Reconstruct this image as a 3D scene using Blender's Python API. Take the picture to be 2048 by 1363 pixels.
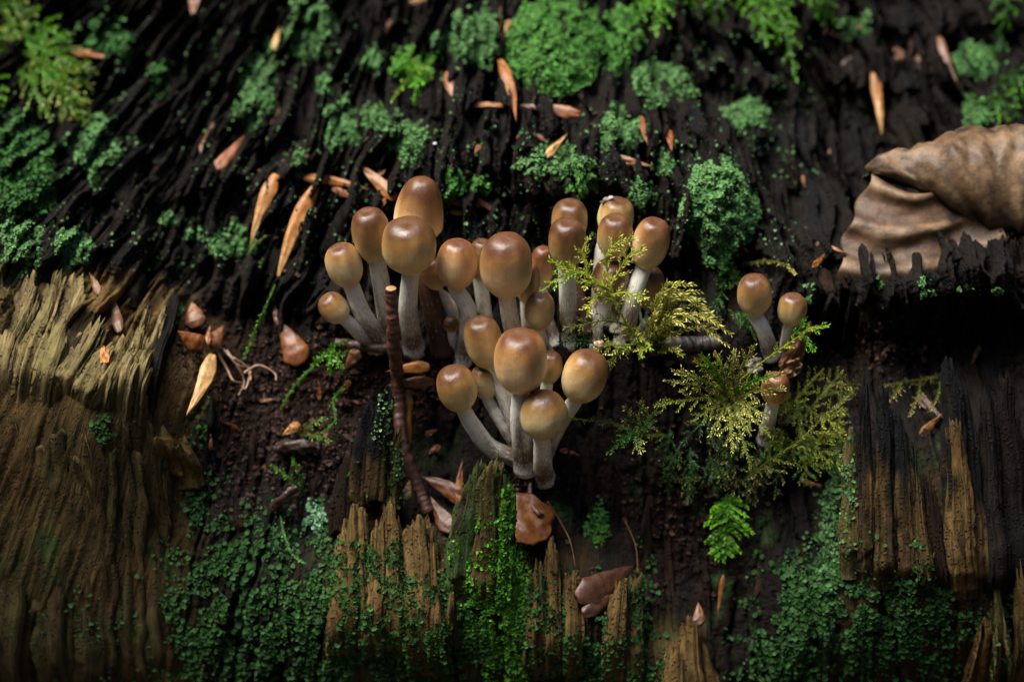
import bpy, math, random
import numpy as np
from mathutils import Vector

# ------------------------------------------------------------------ camera, sky, sun, exposure
U = 0.01                      # all lengths below are centimetres
PITCH = math.radians(35)
DIST = 48.36                  # camera to the middle of the stump
O = np.array([0.0, 0.0, 30.0])
EX = np.array([1.0, 0.0, 0.0])
EV = np.array([0.0, math.sin(PITCH), math.cos(PITCH)])     # up along the broken slope of the stump
EN = np.array([0.0, -math.cos(PITCH), math.sin(PITCH)])    # out of that slope
ZW = np.array([0.0, 0.0, 1.0])

scene = bpy.context.scene
for o in list(bpy.data.objects):
    bpy.data.objects.remove(o)
COL = scene.collection

cam = bpy.data.cameras.new("camera")
cam.lens = 85
cam.sensor_width = 36
cam.clip_start = 0.01
cam.clip_end = 200
cam.dof.use_dof = True
cam.dof.focus_distance = (DIST - 0.35) * U
cam.dof.aperture_fstop = 8.0
camo = bpy.data.objects.new("camera", cam)
COL.objects.link(camo)
camo.location = (O + EN * DIST) * U
camo.rotation_euler = (math.radians(90) - PITCH, 0, 0)
scene.camera = camo

SUN_EL, SUN_ROT = math.radians(68), math.radians(-75)       # from above, and from the left
world = bpy.data.worlds.new("World")
scene.world = world
world.use_nodes = True
wn = world.node_tree
bg = wn.nodes["Background"]
sky = wn.nodes.new("ShaderNodeTexSky")
sky.sky_type = 'NISHITA'
sky.sun_disc = False
sky.sun_elevation = SUN_EL
sky.sun_rotation = SUN_ROT
wn.links.new(sky.outputs[0], bg.inputs[0])
bg.inputs[1].default_value = 0.05
sl = bpy.data.lights.new("sun", 'SUN')
sl.energy = 1.5
sl.angle = math.radians(38)
sl.color = (1.0, 0.95, 0.86)
so = bpy.data.objects.new("sun", sl)
COL.objects.link(so)
sdir = Vector((math.sin(SUN_ROT) * math.cos(SUN_EL), math.cos(SUN_ROT) * math.cos(SUN_EL), math.sin(SUN_EL)))
so.rotation_euler = sdir.to_track_quat('Z', 'Y').to_euler()
so.location = sdir * 5

scene.render.engine = 'CYCLES'
scene.cycles.use_denoising = True
scene.cycles.max_bounces = 6
scene.view_settings.view_transform = 'Standard'
scene.view_settings.look = 'None'
scene.view_settings.gamma = 1.0
scene.view_settings.use_curve_mapping = False
scene.view_settings.exposure = 2.65

# ------------------------------------------------------------------ helpers
rng = np.random.default_rng(7)
_perm = np.random.default_rng(1).permutation(256)
_perm = np.concatenate([_perm, _perm, _perm])
_g = np.random.default_rng(2).uniform(0, 2 * np.pi, 256)
_gx, _gy = np.cos(_g), np.sin(_g)

def noise(x, y, seed=0):
    x = np.asarray(x, float) + seed * 17.31
    y = np.asarray(y, float) + seed * 9.77
    xi = np.floor(x).astype(np.int64); yi = np.floor(y).astype(np.int64)
    xf = x - xi; yf = y - yi
    def gr(ix, iy, dx, dy):
        k = _perm[_perm[ix & 255] + (iy & 255)]
        return _gx[k] * dx + _gy[k] * dy
    u = xf * xf * xf * (xf * (xf * 6 - 15) + 10); v = yf * yf * yf * (yf * (yf * 6 - 15) + 10)
    a = gr(xi, yi, xf, yf); b = gr(xi + 1, yi, xf - 1, yf)
    c = gr(xi, yi + 1, xf, yf - 1); d = gr(xi + 1, yi + 1, xf - 1, yf - 1)
    return 1.5 * ((a + (b - a) * u) * (1 - v) + (c + (d - c) * u) * v)

def fbm(x, y, seed=0, n=4):
    s = 0; a = 1; t = 0
    for i in range(n):
        s = s + a * noise(x * 2 ** i, y * 2 ** i, seed + i * 3); t += a; a *= 0.5
    return s / t

def sm(a, b, x):
    t = np.clip((np.asarray(x, float) - a) / (b - a), 0, 1)
    return t * t * (3 - 2 * t)

def unit(v):
    v = np.asarray(v, float)
    return v / (np.linalg.norm(v, axis=-1, keepdims=True) + 1e-12)

def rgb(*c):
    return np.array(c, float)

def lerp(a, b, t):
    t = np.asarray(t, float)[..., None]
    return a * (1 - t) + b * t

ORG = {}

def empty(name, loc, label, cat, group=None, kind=None):
    o = bpy.data.objects.new(name, None)
    o.empty_display_size = 0.002
    COL.objects.link(o)
    o.location = np.asarray(loc) * U
    ORG[o.name] = np.asarray(loc, float)
    tag(o, label, cat, group, kind)
    return o

def tag(o, label=None, cat=None, group=None, kind=None):
    if label: o["label"] = label
    if cat: o["category"] = cat
    if group: o["group"] = group
    if kind: o["kind"] = kind
    return o

def mesh_obj(name, V, F, mat, parent=None, origin=None, col=None, grain=None, smooth=True):
    V = np.asarray(V, float)
    if parent is not None:
        origin = ORG[parent.name]
    elif origin is None:
        lo = V[np.argmin(V[:, 2])]
        origin = np.array([V[:, 0].mean(), V[:, 1].mean(), lo[2]])
    origin = np.asarray(origin, float)
    if not isinstance(F, list): F = [F]
    F = [np.asarray(f, np.int64) for f in F if len(f)]
    loops = np.concatenate([f.ravel() for f in F])
    tot = np.concatenate([np.full(len(f), f.shape[1]) for f in F])
    start = np.concatenate([[0], np.cumsum(tot)[:-1]])
    me = bpy.data.meshes.new(name)
    me.vertices.add(len(V)); me.vertices.foreach_set("co", ((V - origin) * U).astype(np.float32).ravel())
    me.loops.add(len(loops)); me.loops.foreach_set("vertex_index", loops.astype(np.int32))
    me.polygons.add(len(tot)); me.polygons.foreach_set("loop_start", start.astype(np.int32))
    me.polygons.foreach_set("loop_total", tot.astype(np.int32))
    me.polygons.foreach_set("use_smooth", np.full(len(tot), smooth))
    if col is not None:
        a = me.attributes.new("col", 'FLOAT_COLOR', 'POINT')
        c = np.ones((len(V), 4), np.float32); c[:, :3] = np.clip(col, 0, 1)
        a.data.foreach_set("color", c.ravel())
    if grain is not None:
        a = me.attributes.new("grain", 'FLOAT_VECTOR', 'POINT')
        a.data.foreach_set("vector", np.asarray(grain, np.float32).ravel())
    me.update(calc_edges=True); me.validate()
    me.materials.append(mat)
    o = bpy.data.objects.new(name, me)
    COL.objects.link(o)
    if parent is not None:
        o.parent = parent
        ORG[o.name] = origin
    else:
        o.location = origin * U
        ORG[o.name] = origin
    return o

def child_of(o, part):                  # sub-part: same frame as its part
    o.parent = part
    return o

def grid_faces(n, m, wrap=False, off=0):
    """n rows by m columns of vertices"""
    i = np.arange(n - 1)[:, None]; j = np.arange(m if wrap else m - 1)[None, :]
    j2 = (j + 1) % m
    a = i * m + j; b = i * m + j2; c = (i + 1) * m + j2; d = (i + 1) * m + j
    return np.stack([a, b, c, d], -1).reshape(-1, 4) + off

def PL(u, v, h):
    u = np.asarray(u, float)[..., None]; v = np.asarray(v, float)[..., None]; h = np.asarray(h, float)[..., None]
    return O + u * EX + v * EV + h * EN

def to_uv(px, py, h):
    k = (DIST - np.asarray(h, float)) / DIST / 100
    return (np.asarray(px, float) - 1024) * k, (681.5 - np.asarray(py, float)) * k

def PX(px, py, h):
    u, v = to_uv(px, py, h)
    return PL(u, v, h)

# ------------------------------------------------------------------ materials
def mat_new(name):
    m = bpy.data.materials.new(name); m.use_nodes = True
    nt = m.node_tree
    return m, nt, nt.nodes["Principled BSDF"]

def N(nt, t, **kw):
    n = nt.nodes.new(t)
    for k, v in kw.items(): setattr(n, k, v)
    return n

def attr(nt, name):
    return N(nt, "ShaderNodeAttribute", attribute_name=name)

def scaled(nt, src, sc):
    mp = N(nt, "ShaderNodeMapping"); mp.inputs["Scale"].default_value = sc
    nt.links.new(src, mp.inputs["Vector"])
    return mp.outputs[0]

def ntex(nt, vec, scale, detail=4, rough=0.6):
    n = N(nt, "ShaderNodeTexNoise"); n.inputs["Scale"].default_value = scale
    n.inputs["Detail"].default_value = detail; n.inputs["Roughness"].default_value = rough
    nt.links.new(vec, n.inputs["Vector"])
    return n.outputs["Fac"]

def mrange(nt, src, a, b, c, d):
    n = N(nt, "ShaderNodeMapRange")
    for k, v in zip(("From Min", "From Max", "To Min", "To Max"), (a, b, c, d)): n.inputs[k].default_value = v
    nt.links.new(src, n.inputs["Value"])
    return n.outputs[0]

def math_n(nt, op, a, b):
    n = N(nt, "ShaderNodeMath", operation=op)
    for i, s in enumerate((a, b)):
        if isinstance(s, (int, float)): n.inputs[i].default_value = s
        else: nt.links.new(s, n.inputs[i])
    return n.outputs[0]

def mulcol(nt, col, fac):
    n = N(nt, "ShaderNodeMix", data_type='RGBA', blend_type='MULTIPLY'); n.inputs[0].default_value = 1
    nt.links.new(col, n.inputs[6])
    cc = N(nt, "ShaderNodeCombineColor")
    for i in range(3): nt.links.new(fac, cc.inputs[i])
    nt.links.new(cc.outputs[0], n.inputs[7])
    return n.outputs[2]

def mixcol(nt, a, b, fac):
    n = N(nt, "ShaderNodeMix", data_type='RGBA'); 
    nt.links.new(fac, n.inputs[0])
    for k, s in ((6, a), (7, b)):
        if isinstance(s, tuple): n.inputs[k].default_value = s + (1,)
        else: nt.links.new(s, n.inputs[k])
    return n.outputs[2]

def bump(nt, bs, height, dist_cm, strength=1.0, prev=None):
    b = N(nt, "ShaderNodeBump"); b.inputs["Distance"].default_value = dist_cm * U; b.inputs["Strength"].default_value = strength
    nt.links.new(height, b.inputs["Height"])
    if prev is not None: nt.links.new(prev, b.inputs["Normal"])
    nt.links.new(b.outputs[0], bs.inputs["Normal"])
    return b.outputs[0]

def obj_cm(nt):
    tc = N(nt, "ShaderNodeTexCoord")
    return scaled(nt, tc.outputs["Object"], (1 / U, 1 / U, 1 / U))

def wood_material(name, rough=(0.6, 0.9), spec=0.12):
    m, nt, bs = mat_new(name)
    c = attr(nt, "col").outputs["Color"]; g = attr(nt, "grain").outputs["Vector"]
    fib = ntex(nt, scaled(nt, g, (24, 1.1, 1)), 1.0, 7, 0.7)
    fine = ntex(nt, scaled(nt, g, (60, 10, 1)), 1.0, 3)
    mott = ntex(nt, scaled(nt, g, (3, 1.4, 1)), 1.0, 5, 0.6)
    vo = N(nt, "ShaderNodeTexVoronoi"); vo.inputs["Scale"].default_value = 1.0
    nt.links.new(scaled(nt, g, (17, 11, 1)), vo.inputs["Vector"])
    pit = mrange(nt, vo.outputs["Distance"], 0.12, 0.4, 0, 1)
    pitm = mrange(nt, mott, 0.42, 0.6, 0, 1)                      # pores only in patches
    pit2 = math_n(nt, 'MAXIMUM', pit, pitm)
    f = math_n(nt, 'MULTIPLY', mrange(nt, fib, 0.28, 0.72, 0.3, 1.6), mrange(nt, mott, 0.3, 0.7, 0.6, 1.35))
    f = math_n(nt, 'MULTIPLY', f, mrange(nt, pit2, 0, 1, 0.45, 1.0))
    nt.links.new(mulcol(nt, c, f), bs.inputs["Base Color"])
    nt.links.new(mrange(nt, mott, 0.3, 0.7, rough[1], rough[0]), bs.inputs["Roughness"])
    bs.inputs["Specular IOR Level"].default_value = spec
    hgt = math_n(nt, 'ADD', math_n(nt, 'MULTIPLY', fib, 1.0), math_n(nt, 'MULTIPLY', fine, 0.25))
    hgt = math_n(nt, 'ADD', hgt, math_n(nt, 'MULTIPLY', pit2, 0.45))
    bump(nt, bs, hgt, 0.10, 1.0)
    return m

def plain_material(name, rough, spec, nscale, amp, bmp, sss=0.0, trans=0.0, stretch=(1, 1, 1)):
    m, nt, bs = mat_new(name)
    c = attr(nt, "col").outputs["Color"]; p = scaled(nt, obj_cm(nt), stretch)
    n = ntex(nt, p, nscale, 5, 0.65)
    nt.links.new(mulcol(nt, c, mrange(nt, n, 0.3, 0.7, 1 - amp, 1 + amp)), bs.inputs["Base Color"])
    bs.inputs["Roughness"].default_value = rough
    bs.inputs["Specular IOR Level"].default_value = spec
    if bmp: bump(nt, bs, n, bmp)
    if sss:
        bs.inputs["Subsurface Weight"].default_value = sss
        bs.inputs["Subsurface Radius"].default_value = (1.0, 0.55, 0.25)
        bs.inputs["Subsurface Scale"].default_value = 0.12 * U
    if trans:
        out = nt.nodes["Material Output"]
        t = N(nt, "ShaderNodeBsdfTranslucent"); nt.links.new(mulcol(nt, c, mrange(nt, n, 0, 1, 1.0, 1.2)), t.inputs[0])
        mx = N(nt, "ShaderNodeMixShader"); mx.inputs[0].default_value = trans
        nt.links.new(bs.outputs[0], mx.inputs[1]); nt.links.new(t.outputs[0], mx.inputs[2])
        nt.links.new(mx.outputs[0], out.inputs[0])
    return m

M_WOOD = wood_material("rotten_wood")
M_LICHEN = plain_material("lichen", 0.7, 0.25, 9, 0.35, 0.0, trans=0.12)
M_MOSS = plain_material("moss", 0.5, 0.35, 6, 0.3, 0.0, trans=0.38)
M_HUSK = plain_material("bud_scale", 0.42, 0.45, 7, 0.45, 0.02, trans=0.1)
M_LEAF = plain_material("dry_leaf", 0.55, 0.3, 2.6, 0.7, 0.035)
M_SOIL = plain_material("humus", 0.75, 0.3, 6, 0.6, 0.05)
M_TWIG = plain_material("twig_bark", 0.45, 0.45, 8, 0.45, 0.03)
M_SHELL = plain_material("shell", 0.35, 0.5, 12, 0.3, 0.0)

def cap_material():
    m, nt, bs = mat_new("mushroom_cap")
    c = attr(nt, "col").outputs["Color"]; g = attr(nt, "grain").outputs["Vector"]   # grain: (angle*, along cap, top weight)
    p = obj_cm(nt)
    st = ntex(nt, scaled(nt, g, (14, 1.2, 0)), 1.0, 3)
    gr = ntex(nt, p, 38, 2, 0.7)
    mo = ntex(nt, p, 3.0, 4)
    f = math_n(nt, 'MULTIPLY', mrange(nt, st, 0.3, 0.7, 0.88, 1.12), mrange(nt, mo, 0.3, 0.7, 0.92, 1.08))
    f = math_n(nt, 'MULTIPLY', f, mrange(nt, gr, 0.3, 0.7, 0.9, 1.1))
    vs = N(nt, "ShaderNodeTexVoronoi"); vs.inputs["Scale"].default_value = 7.0; nt.links.new(p, vs.inputs["Vector"])
    sx = N(nt, "ShaderNodeSeparateColor"); nt.links.new(vs.outputs["Color"], sx.inputs[0])
    spk = math_n(nt, 'MULTIPLY', mrange(nt, vs.outputs["Distance"], 0.07, 0.03, 0, 1), mrange(nt, sx.outputs[0], 0.80, 0.82, 0, 1))   # a few stuck specks
    nt.links.new(mixcol(nt, mulcol(nt, c, f), (0.02, 0.012, 0.008), spk), bs.inputs["Base Color"])
    nt.links.new(mrange(nt, mo, 0.3, 0.7, 0.24, 0.44), bs.inputs["Roughness"])
    bs.inputs["Specular IOR Level"].default_value = 0.5
    bs.inputs["Subsurface Weight"].default_value = 0.5
    bs.inputs["Subsurface Radius"].default_value = (1.0, 0.5, 0.2)
    bs.inputs["Subsurface Scale"].default_value = 0.12 * U
    b1 = bump(nt, bs, mo, 0.04, 0.6)
    bump(nt, bs, math_n(nt, 'ADD', gr, math_n(nt, 'MULTIPLY', st, 0.8)), 0.009, 0.7, b1)
    return m

def stem_material():
    m, nt, bs = mat_new("mushroom_stem")
    c = attr(nt, "col").outputs["Color"]; g = attr(nt, "grain").outputs["Vector"]   # grain: (arc cm, along cm, frost 0..1)
    fl = ntex(nt, scaled(nt, g, (44, 7, 0)), 1.0, 4, 0.65)
    lo = ntex(nt, scaled(nt, g, (10, 1.0, 0)), 1.0, 4)
    sx = N(nt, "ShaderNodeSeparateXYZ"); nt.links.new(g, sx.inputs[0])
    th = math_n(nt, 'ADD', fl, mrange(nt, sx.outputs[2], 0, 1, -0.16, 0.16))
    fac = mrange(nt, th, 0.47, 0.60, 0, 0.85)
    base = mulcol(nt, c, mrange(nt, lo, 0.3, 0.7, 0.65, 1.25))
    nt.links.new(mixcol(nt, base, (0.80, 0.77, 0.68), fac), bs.inputs["Base Color"])
    bs.inputs["Roughness"].default_value = 0.7
    bs.inputs["Specular IOR Level"].default_value = 0.3
    bs.inputs["Subsurface Weight"].default_value = 0.2
    bs.inputs["Subsurface Radius"].default_value = (1.0, 0.8, 0.6)
    bs.inputs["Subsurface Scale"].default_value = 0.10 * U
    bump(nt, bs, math_n(nt, 'ADD', fl, lo), 0.012, 0.7)
    return m

M_CAP = cap_material()
M_STEM = stem_material()
# ------------------------------------------------------------------ the stump: relief of the broken slope
CP = np.array([
 (-700,-500,-9),(0,-120,-6.6),(500,-120,-6.0),(1000,-120,-5.4),(1500,-120,-6.0),(2048,-120,-6.6),(2750,-500,-9),(1000,-500,-7.5),
 (-500,150,-5.5),(50,150,-4.8),(400,150,-4.8),(800,150,-4.0),(1100,120,-3.6),(1400,150,-4.0),(1700,150,-5.4),(2000,150,-5.0),(2500,150,-6),
 (50,350,-2.8),(300,350,-3.4),(600,350,-2.7),(850,320,-2.2),(1100,340,-2.0),(1440,390,-1.5),(1440,300,-2.0),(1620,400,-3.3),(1850,400,-3.4),(2048,400,-3.0),
 (-400,500,-1.5),(50,490,-1.3),(300,520,-2.6),(560,540,-2.2),(800,540,-2.3),(1050,560,-2.2),(1300,540,-2.0),(1500,560,-1.9),(1620,545,-1.0),(1710,610,-1.0),(1800,595,-0.8),(1980,520,-0.5),(2500,550,-1.5),
 (60,600,-0.4),(180,640,-0.4),(280,700,-0.4),(390,640,-2.4),(420,720,-2.0),(560,700,-1.9),(760,695,-1.45),(900,705,-1.35),(1100,695,-1.3),(1300,700,-1.0),(1500,700,-1.1),(1700,670,-2.0),(1950,660,-2.0),
 (-400,800,-0.3),(100,790,0.3),(290,790,0.2),(430,820,-1.8),(620,820,-1.8),(850,810,-1.8),(1000,850,-1.4),(1200,830,-1.6),(1450,830,-0.95),(1620,830,-1.3),(1780,850,-0.9),(1860,760,-1.9),(1960,850,-0.9),(1960,750,-1.8),(1780,745,-1.5),(2060,760,-1.8),(2500,800,-1),
 (100,950,-0.2),(320,920,-0.4),(450,950,-1.7),(600,930,-1.5),(740,970,-1.3),(860,950,-1.7),(960,980,-1.3),(1060,950,-0.95),(1070,1040,-1.4),(800,1045,-1.2),(900,1050,-1.2),(640,1010,-1.6),(1200,970,-1.6),(1450,980,-1.5),(1620,1000,-1.8),(1780,1000,-0.5),(2000,1000,-0.6),
 (100,1120,-0.8),(330,1100,-1.0),(480,1080,-1.1),(600,1100,-1.2),(740,1120,-0.5),(860,1130,-0.5),(980,1120,-0.3),(1100,1190,-0.4),(1180,1150,-1.0),(1240,1240,-0.5),(1330,1150,-1.7),(1450,1150,-1.8),(1600,1170,-1.2),(1800,1150,-0.4),(2000,1150,-0.6),
 (100,1300,-1.7),(420,1300,-1.6),(700,1300,-1.1),(1000,1300,-0.9),(1240,1330,-0.9),(1330,1280,-1.3),(1370,1330,-0.9),(1460,1290,-1.7),(1650,1300,-1.3),(1850,1300,-1.2),(2020,1300,-1.3),
 (-400,1300,-2.5),(2500,1300,-2.5),(100,1480,-2.9),(600,1480,-2.5),(1100,1480,-2.1),(1600,1480,-2.6),(2000,1480,-2.8),(-700,1800,-6),(1000,1800,-4.6),(2750,1800,-6),
], float)
_cu = (CP[:, 0] - 1024) / 100; _cv = (681.5 - CP[:, 1]) / 100
def _tpsk(r2):
    return 0.5 * r2 * np.log(r2 + 1e-9)
_n = len(CP)
_A = np.zeros((_n + 3, _n + 3))
_A[:_n, :_n] = _tpsk((_cu[:, None] - _cu) ** 2 + (_cv[:, None] - _cv) ** 2) + np.eye(_n) * 0.02
_A[:_n, _n] = 1; _A[:_n, _n + 1] = _cu; _A[:_n, _n + 2] = _cv
_A[_n:, :_n] = _A[:_n, _n:].T
_w = np.linalg.solve(_A, np.concatenate([CP[:, 2], np.zeros(3)]))

def Hs(u, v):
    """smooth relief"""
    u = np.asarray(u, float); v = np.asarray(v, float)
    out = _w[_n] + _w[_n + 1] * u + _w[_n + 2] * v
    for i in range(_n):
        out = out + _w[i] * _tpsk((u - _cu[i]) ** 2 + (v - _cv[i]) ** 2)
    return out

def grain_uv(u, v):
    """position across and along the wood grain; the fibres fan out to the left"""
    px = u * 100 + 1024; py = 681.5 - v * 100
    d = px - 1080
    conv = np.where(d < 0, 1500.0, 4200.0)
    a = d * (conv + 700) / np.maximum(py + conv, 300)
    # the lower faces stand plumb
    return a / 100, v + 0.0 * u

def soil_mask(u, v):
    px = u * 100 + 1024; py = 681.5 - v * 100
    def e(cx, cy, rx, ry): return np.exp(-(((px - cx) / rx) ** 2 + ((py - cy) / ry) ** 2) * 1.2)
    return np.clip(e(560, 790, 190, 150) + e(380, 680, 90, 90) + e(1060, 960, 60, 60) + e(900, 760, 260, 90) + 0.7 * e(1380, 1050, 170, 230) + 0.6 * e(1800, 700, 200, 60), 0, 1)

def tan_mask(u, v):
    px = u * 100 + 1024; py = 681.5 - v * 100
    n = 60 * fbm(px / 90, py / 160, 31, 3)
    left = sm(430, 330, px + n) * sm(520, 590, py + n + (px - 100) * -0.15 + 10) 
    left = left * sm(0, 60, (600 - px) - np.maximum(0, 780 - py) * 1.1 + 0 * n) 
    mid = sm(560, 680, px + 2 * n) * sm(1250, 1060, px + 2.5 * n) * sm(1010, 1150, py + n)
    right = sm(1660, 1730, px + n) * sm(900, 1020, py + n)
    rs = sm(1290, 1320, px) * sm(1440, 1400, px) * sm(1220, 1260, py)
    return np.clip(left + mid * 0.6 + right * 0.6 + rs, 0, 1)

def Hf(u, v):
    """relief with ridges, cracks and lumps"""
    u = np.asarray(u, float); v = np.asarray(v, float)
    h = Hs(u, v)
    a, b = grain_uv(u, v)
    s = soil_mask(u, v); t = tan_mask(u, v)
    wob = (0.08 + 0.17 * sm(-1.5, 0.5, v)) * noise(u * 0.7, v * 0.7, 41)
    a = a + wob
    back = sm(-0.8, 1.0, v)
    w = (1 - 0.85 * s) * (0.55 + 0.75 * back - 0.38 * t - 0.12 * t * sm(420, 330, u * 100 + 1024))
    r1 = 1 - 2 * np.abs(noise(a * 2.3, b * 0.22, 3))
    r2 = 1 - 2 * np.abs(noise(a * 5.2, b * 0.5, 5))
    r3 = noise(a * 13, b * 1.6, 6)
    h = h + w * (0.17 * r1 + 0.10 * r2 + 0.035 * r3)
    crack = sm(0.09, 0.0, np.abs(noise(a * 1.25, b * 0.13, 8) + 0.05 * noise(a * 6, b * 3, 9)))
    h = h - w * crack * (0.5 + 0.25 * back)
    crack2 = sm(0.10, 0.0, np.abs(noise(a * 2.9, b * 0.3, 12)))
    h = h - w * crack2 * 0.16
    # broken, stubby tops of the decayed rear slope
    blk = noise(a * 1.6, b * 0.75, 14)
    h = h + back * (1 - s) * (0.5 * sm(-0.1, 0.12, blk) - 0.25 + 0.22 * sm(0, .1, noise(a * 3.3, b * 1.3, 18)))
    h = h + 0.16 * s * fbm(u * 2.2, v * 2.2, 15, 4) + (0.05 + 0.07 * s) * (1 - .8 * t) * fbm(u * 6, v * 5, 16, 3) + .035 * t * noise(a * 9, b * .8, 17)
    h = h + (0.02 + 0.02 * back) * (1 - .7 * t) * noise(u * 17, v * 13, 19)
    return h

def hit(px, py, smooth=False):
    f = Hs if smooth else Hf
    h = np.zeros(np.shape(px))
    for _ in range(3):
        u, v = to_uv(px, py, h); h = f(u, v)
    return u, v, h

def ground(px, py, dh=0.0, smooth=False):
    u, v, h = hit(px, py, smooth)
    return PL(u, v, h + dh)

CHAR = rgb(0.0065, 0.0070, 0.0072); HUMUS = rgb(0.020, 0.0088, 0.0048); DARKB = rgb(0.013, 0.0085, 0.0055)
TAN = rgb(0.165, 0.100, 0.034); OLIVE = rgb(0.075, 0.072, 0.024); ALGA = rgb(0.035, 0.075, 0.02)

stump = empty("rotten_stump", PL(0, -7, -4), "dark rotting tree stump with broken splintered rim carrying the mushrooms", "stump")

def axis_nonuni(lo, a, b, hi, n_in, n_out):
    t = np.linspace(0, 1, n_out, endpoint=False)
    left = lo + (a - lo) * (1 - (1 - t) ** 1.6)
    right = hi - (hi - b) * (1 - (1 - t) ** 1.6)
    return np.concatenate([left, np.linspace(a, b, n_in), right[::-1]])

_us = axis_nonuni(-22, -11.2, 11.2, 22, 680, 60)
_vs = axis_nonuni(-20, -7.6, 8.2, 14, 540, 60)
_UU, _VV = np.meshgrid(_us, _vs)
_HH = Hf(_UU, _VV)
_out = np.maximum(np.maximum(np.abs(_UU) - 13, 0), np.maximum(_VV - 10, 0))
_HH = _HH - _out ** 2 * 0.25
_P = PL(_UU, _VV, _HH)
_px = _UU * 100 + 1024; _py = 681.5 - _VV * 100
_t = tan_mask(_UU, _VV); _s = soil_mask(_UU, _VV)
_a, _b = grain_uv(_UU, _VV)
_c = lerp(CHAR, DARKB, np.clip(0.5 + 0.9 * fbm(_a * 2, _b * 0.5, 51), 0, 1))
_c = lerp(_c, HUMUS, _s * 0.9)
_tn = lerp(TAN, TAN * rgb(0.55, 0.5, 0.5), np.clip(0.4 + 1.2 * fbm(_a * 1.5, _b * 0.5, 52), 0, 1))
_tn = lerp(_tn, OLIVE, np.clip(0.25 + 1.0 * fbm(_UU * 0.5, _VV * 0.5, 53), 0, 0.8))
_dk = sm(0.05, 0.45, fbm(_UU * 0.9, _VV * 0.5, 55))
_tn = lerp(_tn, DARKB, _dk * 0.8)
_tn = _tn * (1 - 0.45 * sm(780, 860, _py))[..., None]      # dim light on the lower faces is painted into the colour
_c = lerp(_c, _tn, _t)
_al = sm(0.1, 0.5, fbm(_UU * 1.1, _VV * 0.9, 54)) * sm(-1.0, -4.0, _VV)
_c = lerp(_c, ALGA, _al * 0.7)
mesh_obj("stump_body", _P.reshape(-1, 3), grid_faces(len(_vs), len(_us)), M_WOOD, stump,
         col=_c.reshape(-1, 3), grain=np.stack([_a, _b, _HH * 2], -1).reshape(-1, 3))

def pal(kind, s, n, seed):
    """colours along a splinter: s 0 at the foot, 1 at the tip; n noise"""
    if kind == 'char':
        return lerp(CHAR, DARKB, np.clip(0.5 + n, 0, 1))
    if kind == 'brown':
        return lerp(DARKB, HUMUS * 1.6, np.clip(0.5 + n, 0, 1))
    if kind == 'tan':
        c = lerp(TAN, TAN * rgb(0.6, 0.62, 0.6), np.clip(0.4 + n, 0, 1))
        return lerp(c, DARKB, sm(0.25, 0.7, -n + 0.15 * np.sin(seed)))
    if kind == 'pale':                      # sun-bleached, faintly green top of the block
        c = lerp(rgb(.235, .165, .075), rgb(.15, .125, .045), np.clip(0.5 + n, 0, 1))
        return lerp(c, CHAR * 1.5, sm(0.3, 0.75, -n + 0.15 * np.sin(seed * 3.0)))
    if kind == 'dimmed':                      # olive-brown wood with the dimness of the lower face painted in
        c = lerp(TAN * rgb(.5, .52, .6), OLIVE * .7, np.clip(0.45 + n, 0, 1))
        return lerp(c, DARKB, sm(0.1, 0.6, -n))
    if kind == 'olive':
        c = lerp(OLIVE * 1.1, TAN * 0.7, np.clip(0.35 + n, 0, 1))
        return lerp(c, CHAR, sm(0.35, 0.7, -n) * 0.9)
    if kind == 'tipdark':
        c = lerp(TAN * 0.6, DARKB, np.clip(0.45 + 1.2 * n, 0, 1))
        return lerp(c, CHAR * 1.3, sm(0.40, 0.70, s + 0.3 * n))
    if kind == 'green':
        c = lerp(OLIVE * 0.8, ALGA * 1.3, np.clip(0.5 + n, 0, 1))
        return lerp(c, DARKB, sm(0.2, 0.6, -n))
    raise ValueError(kind)

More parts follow.
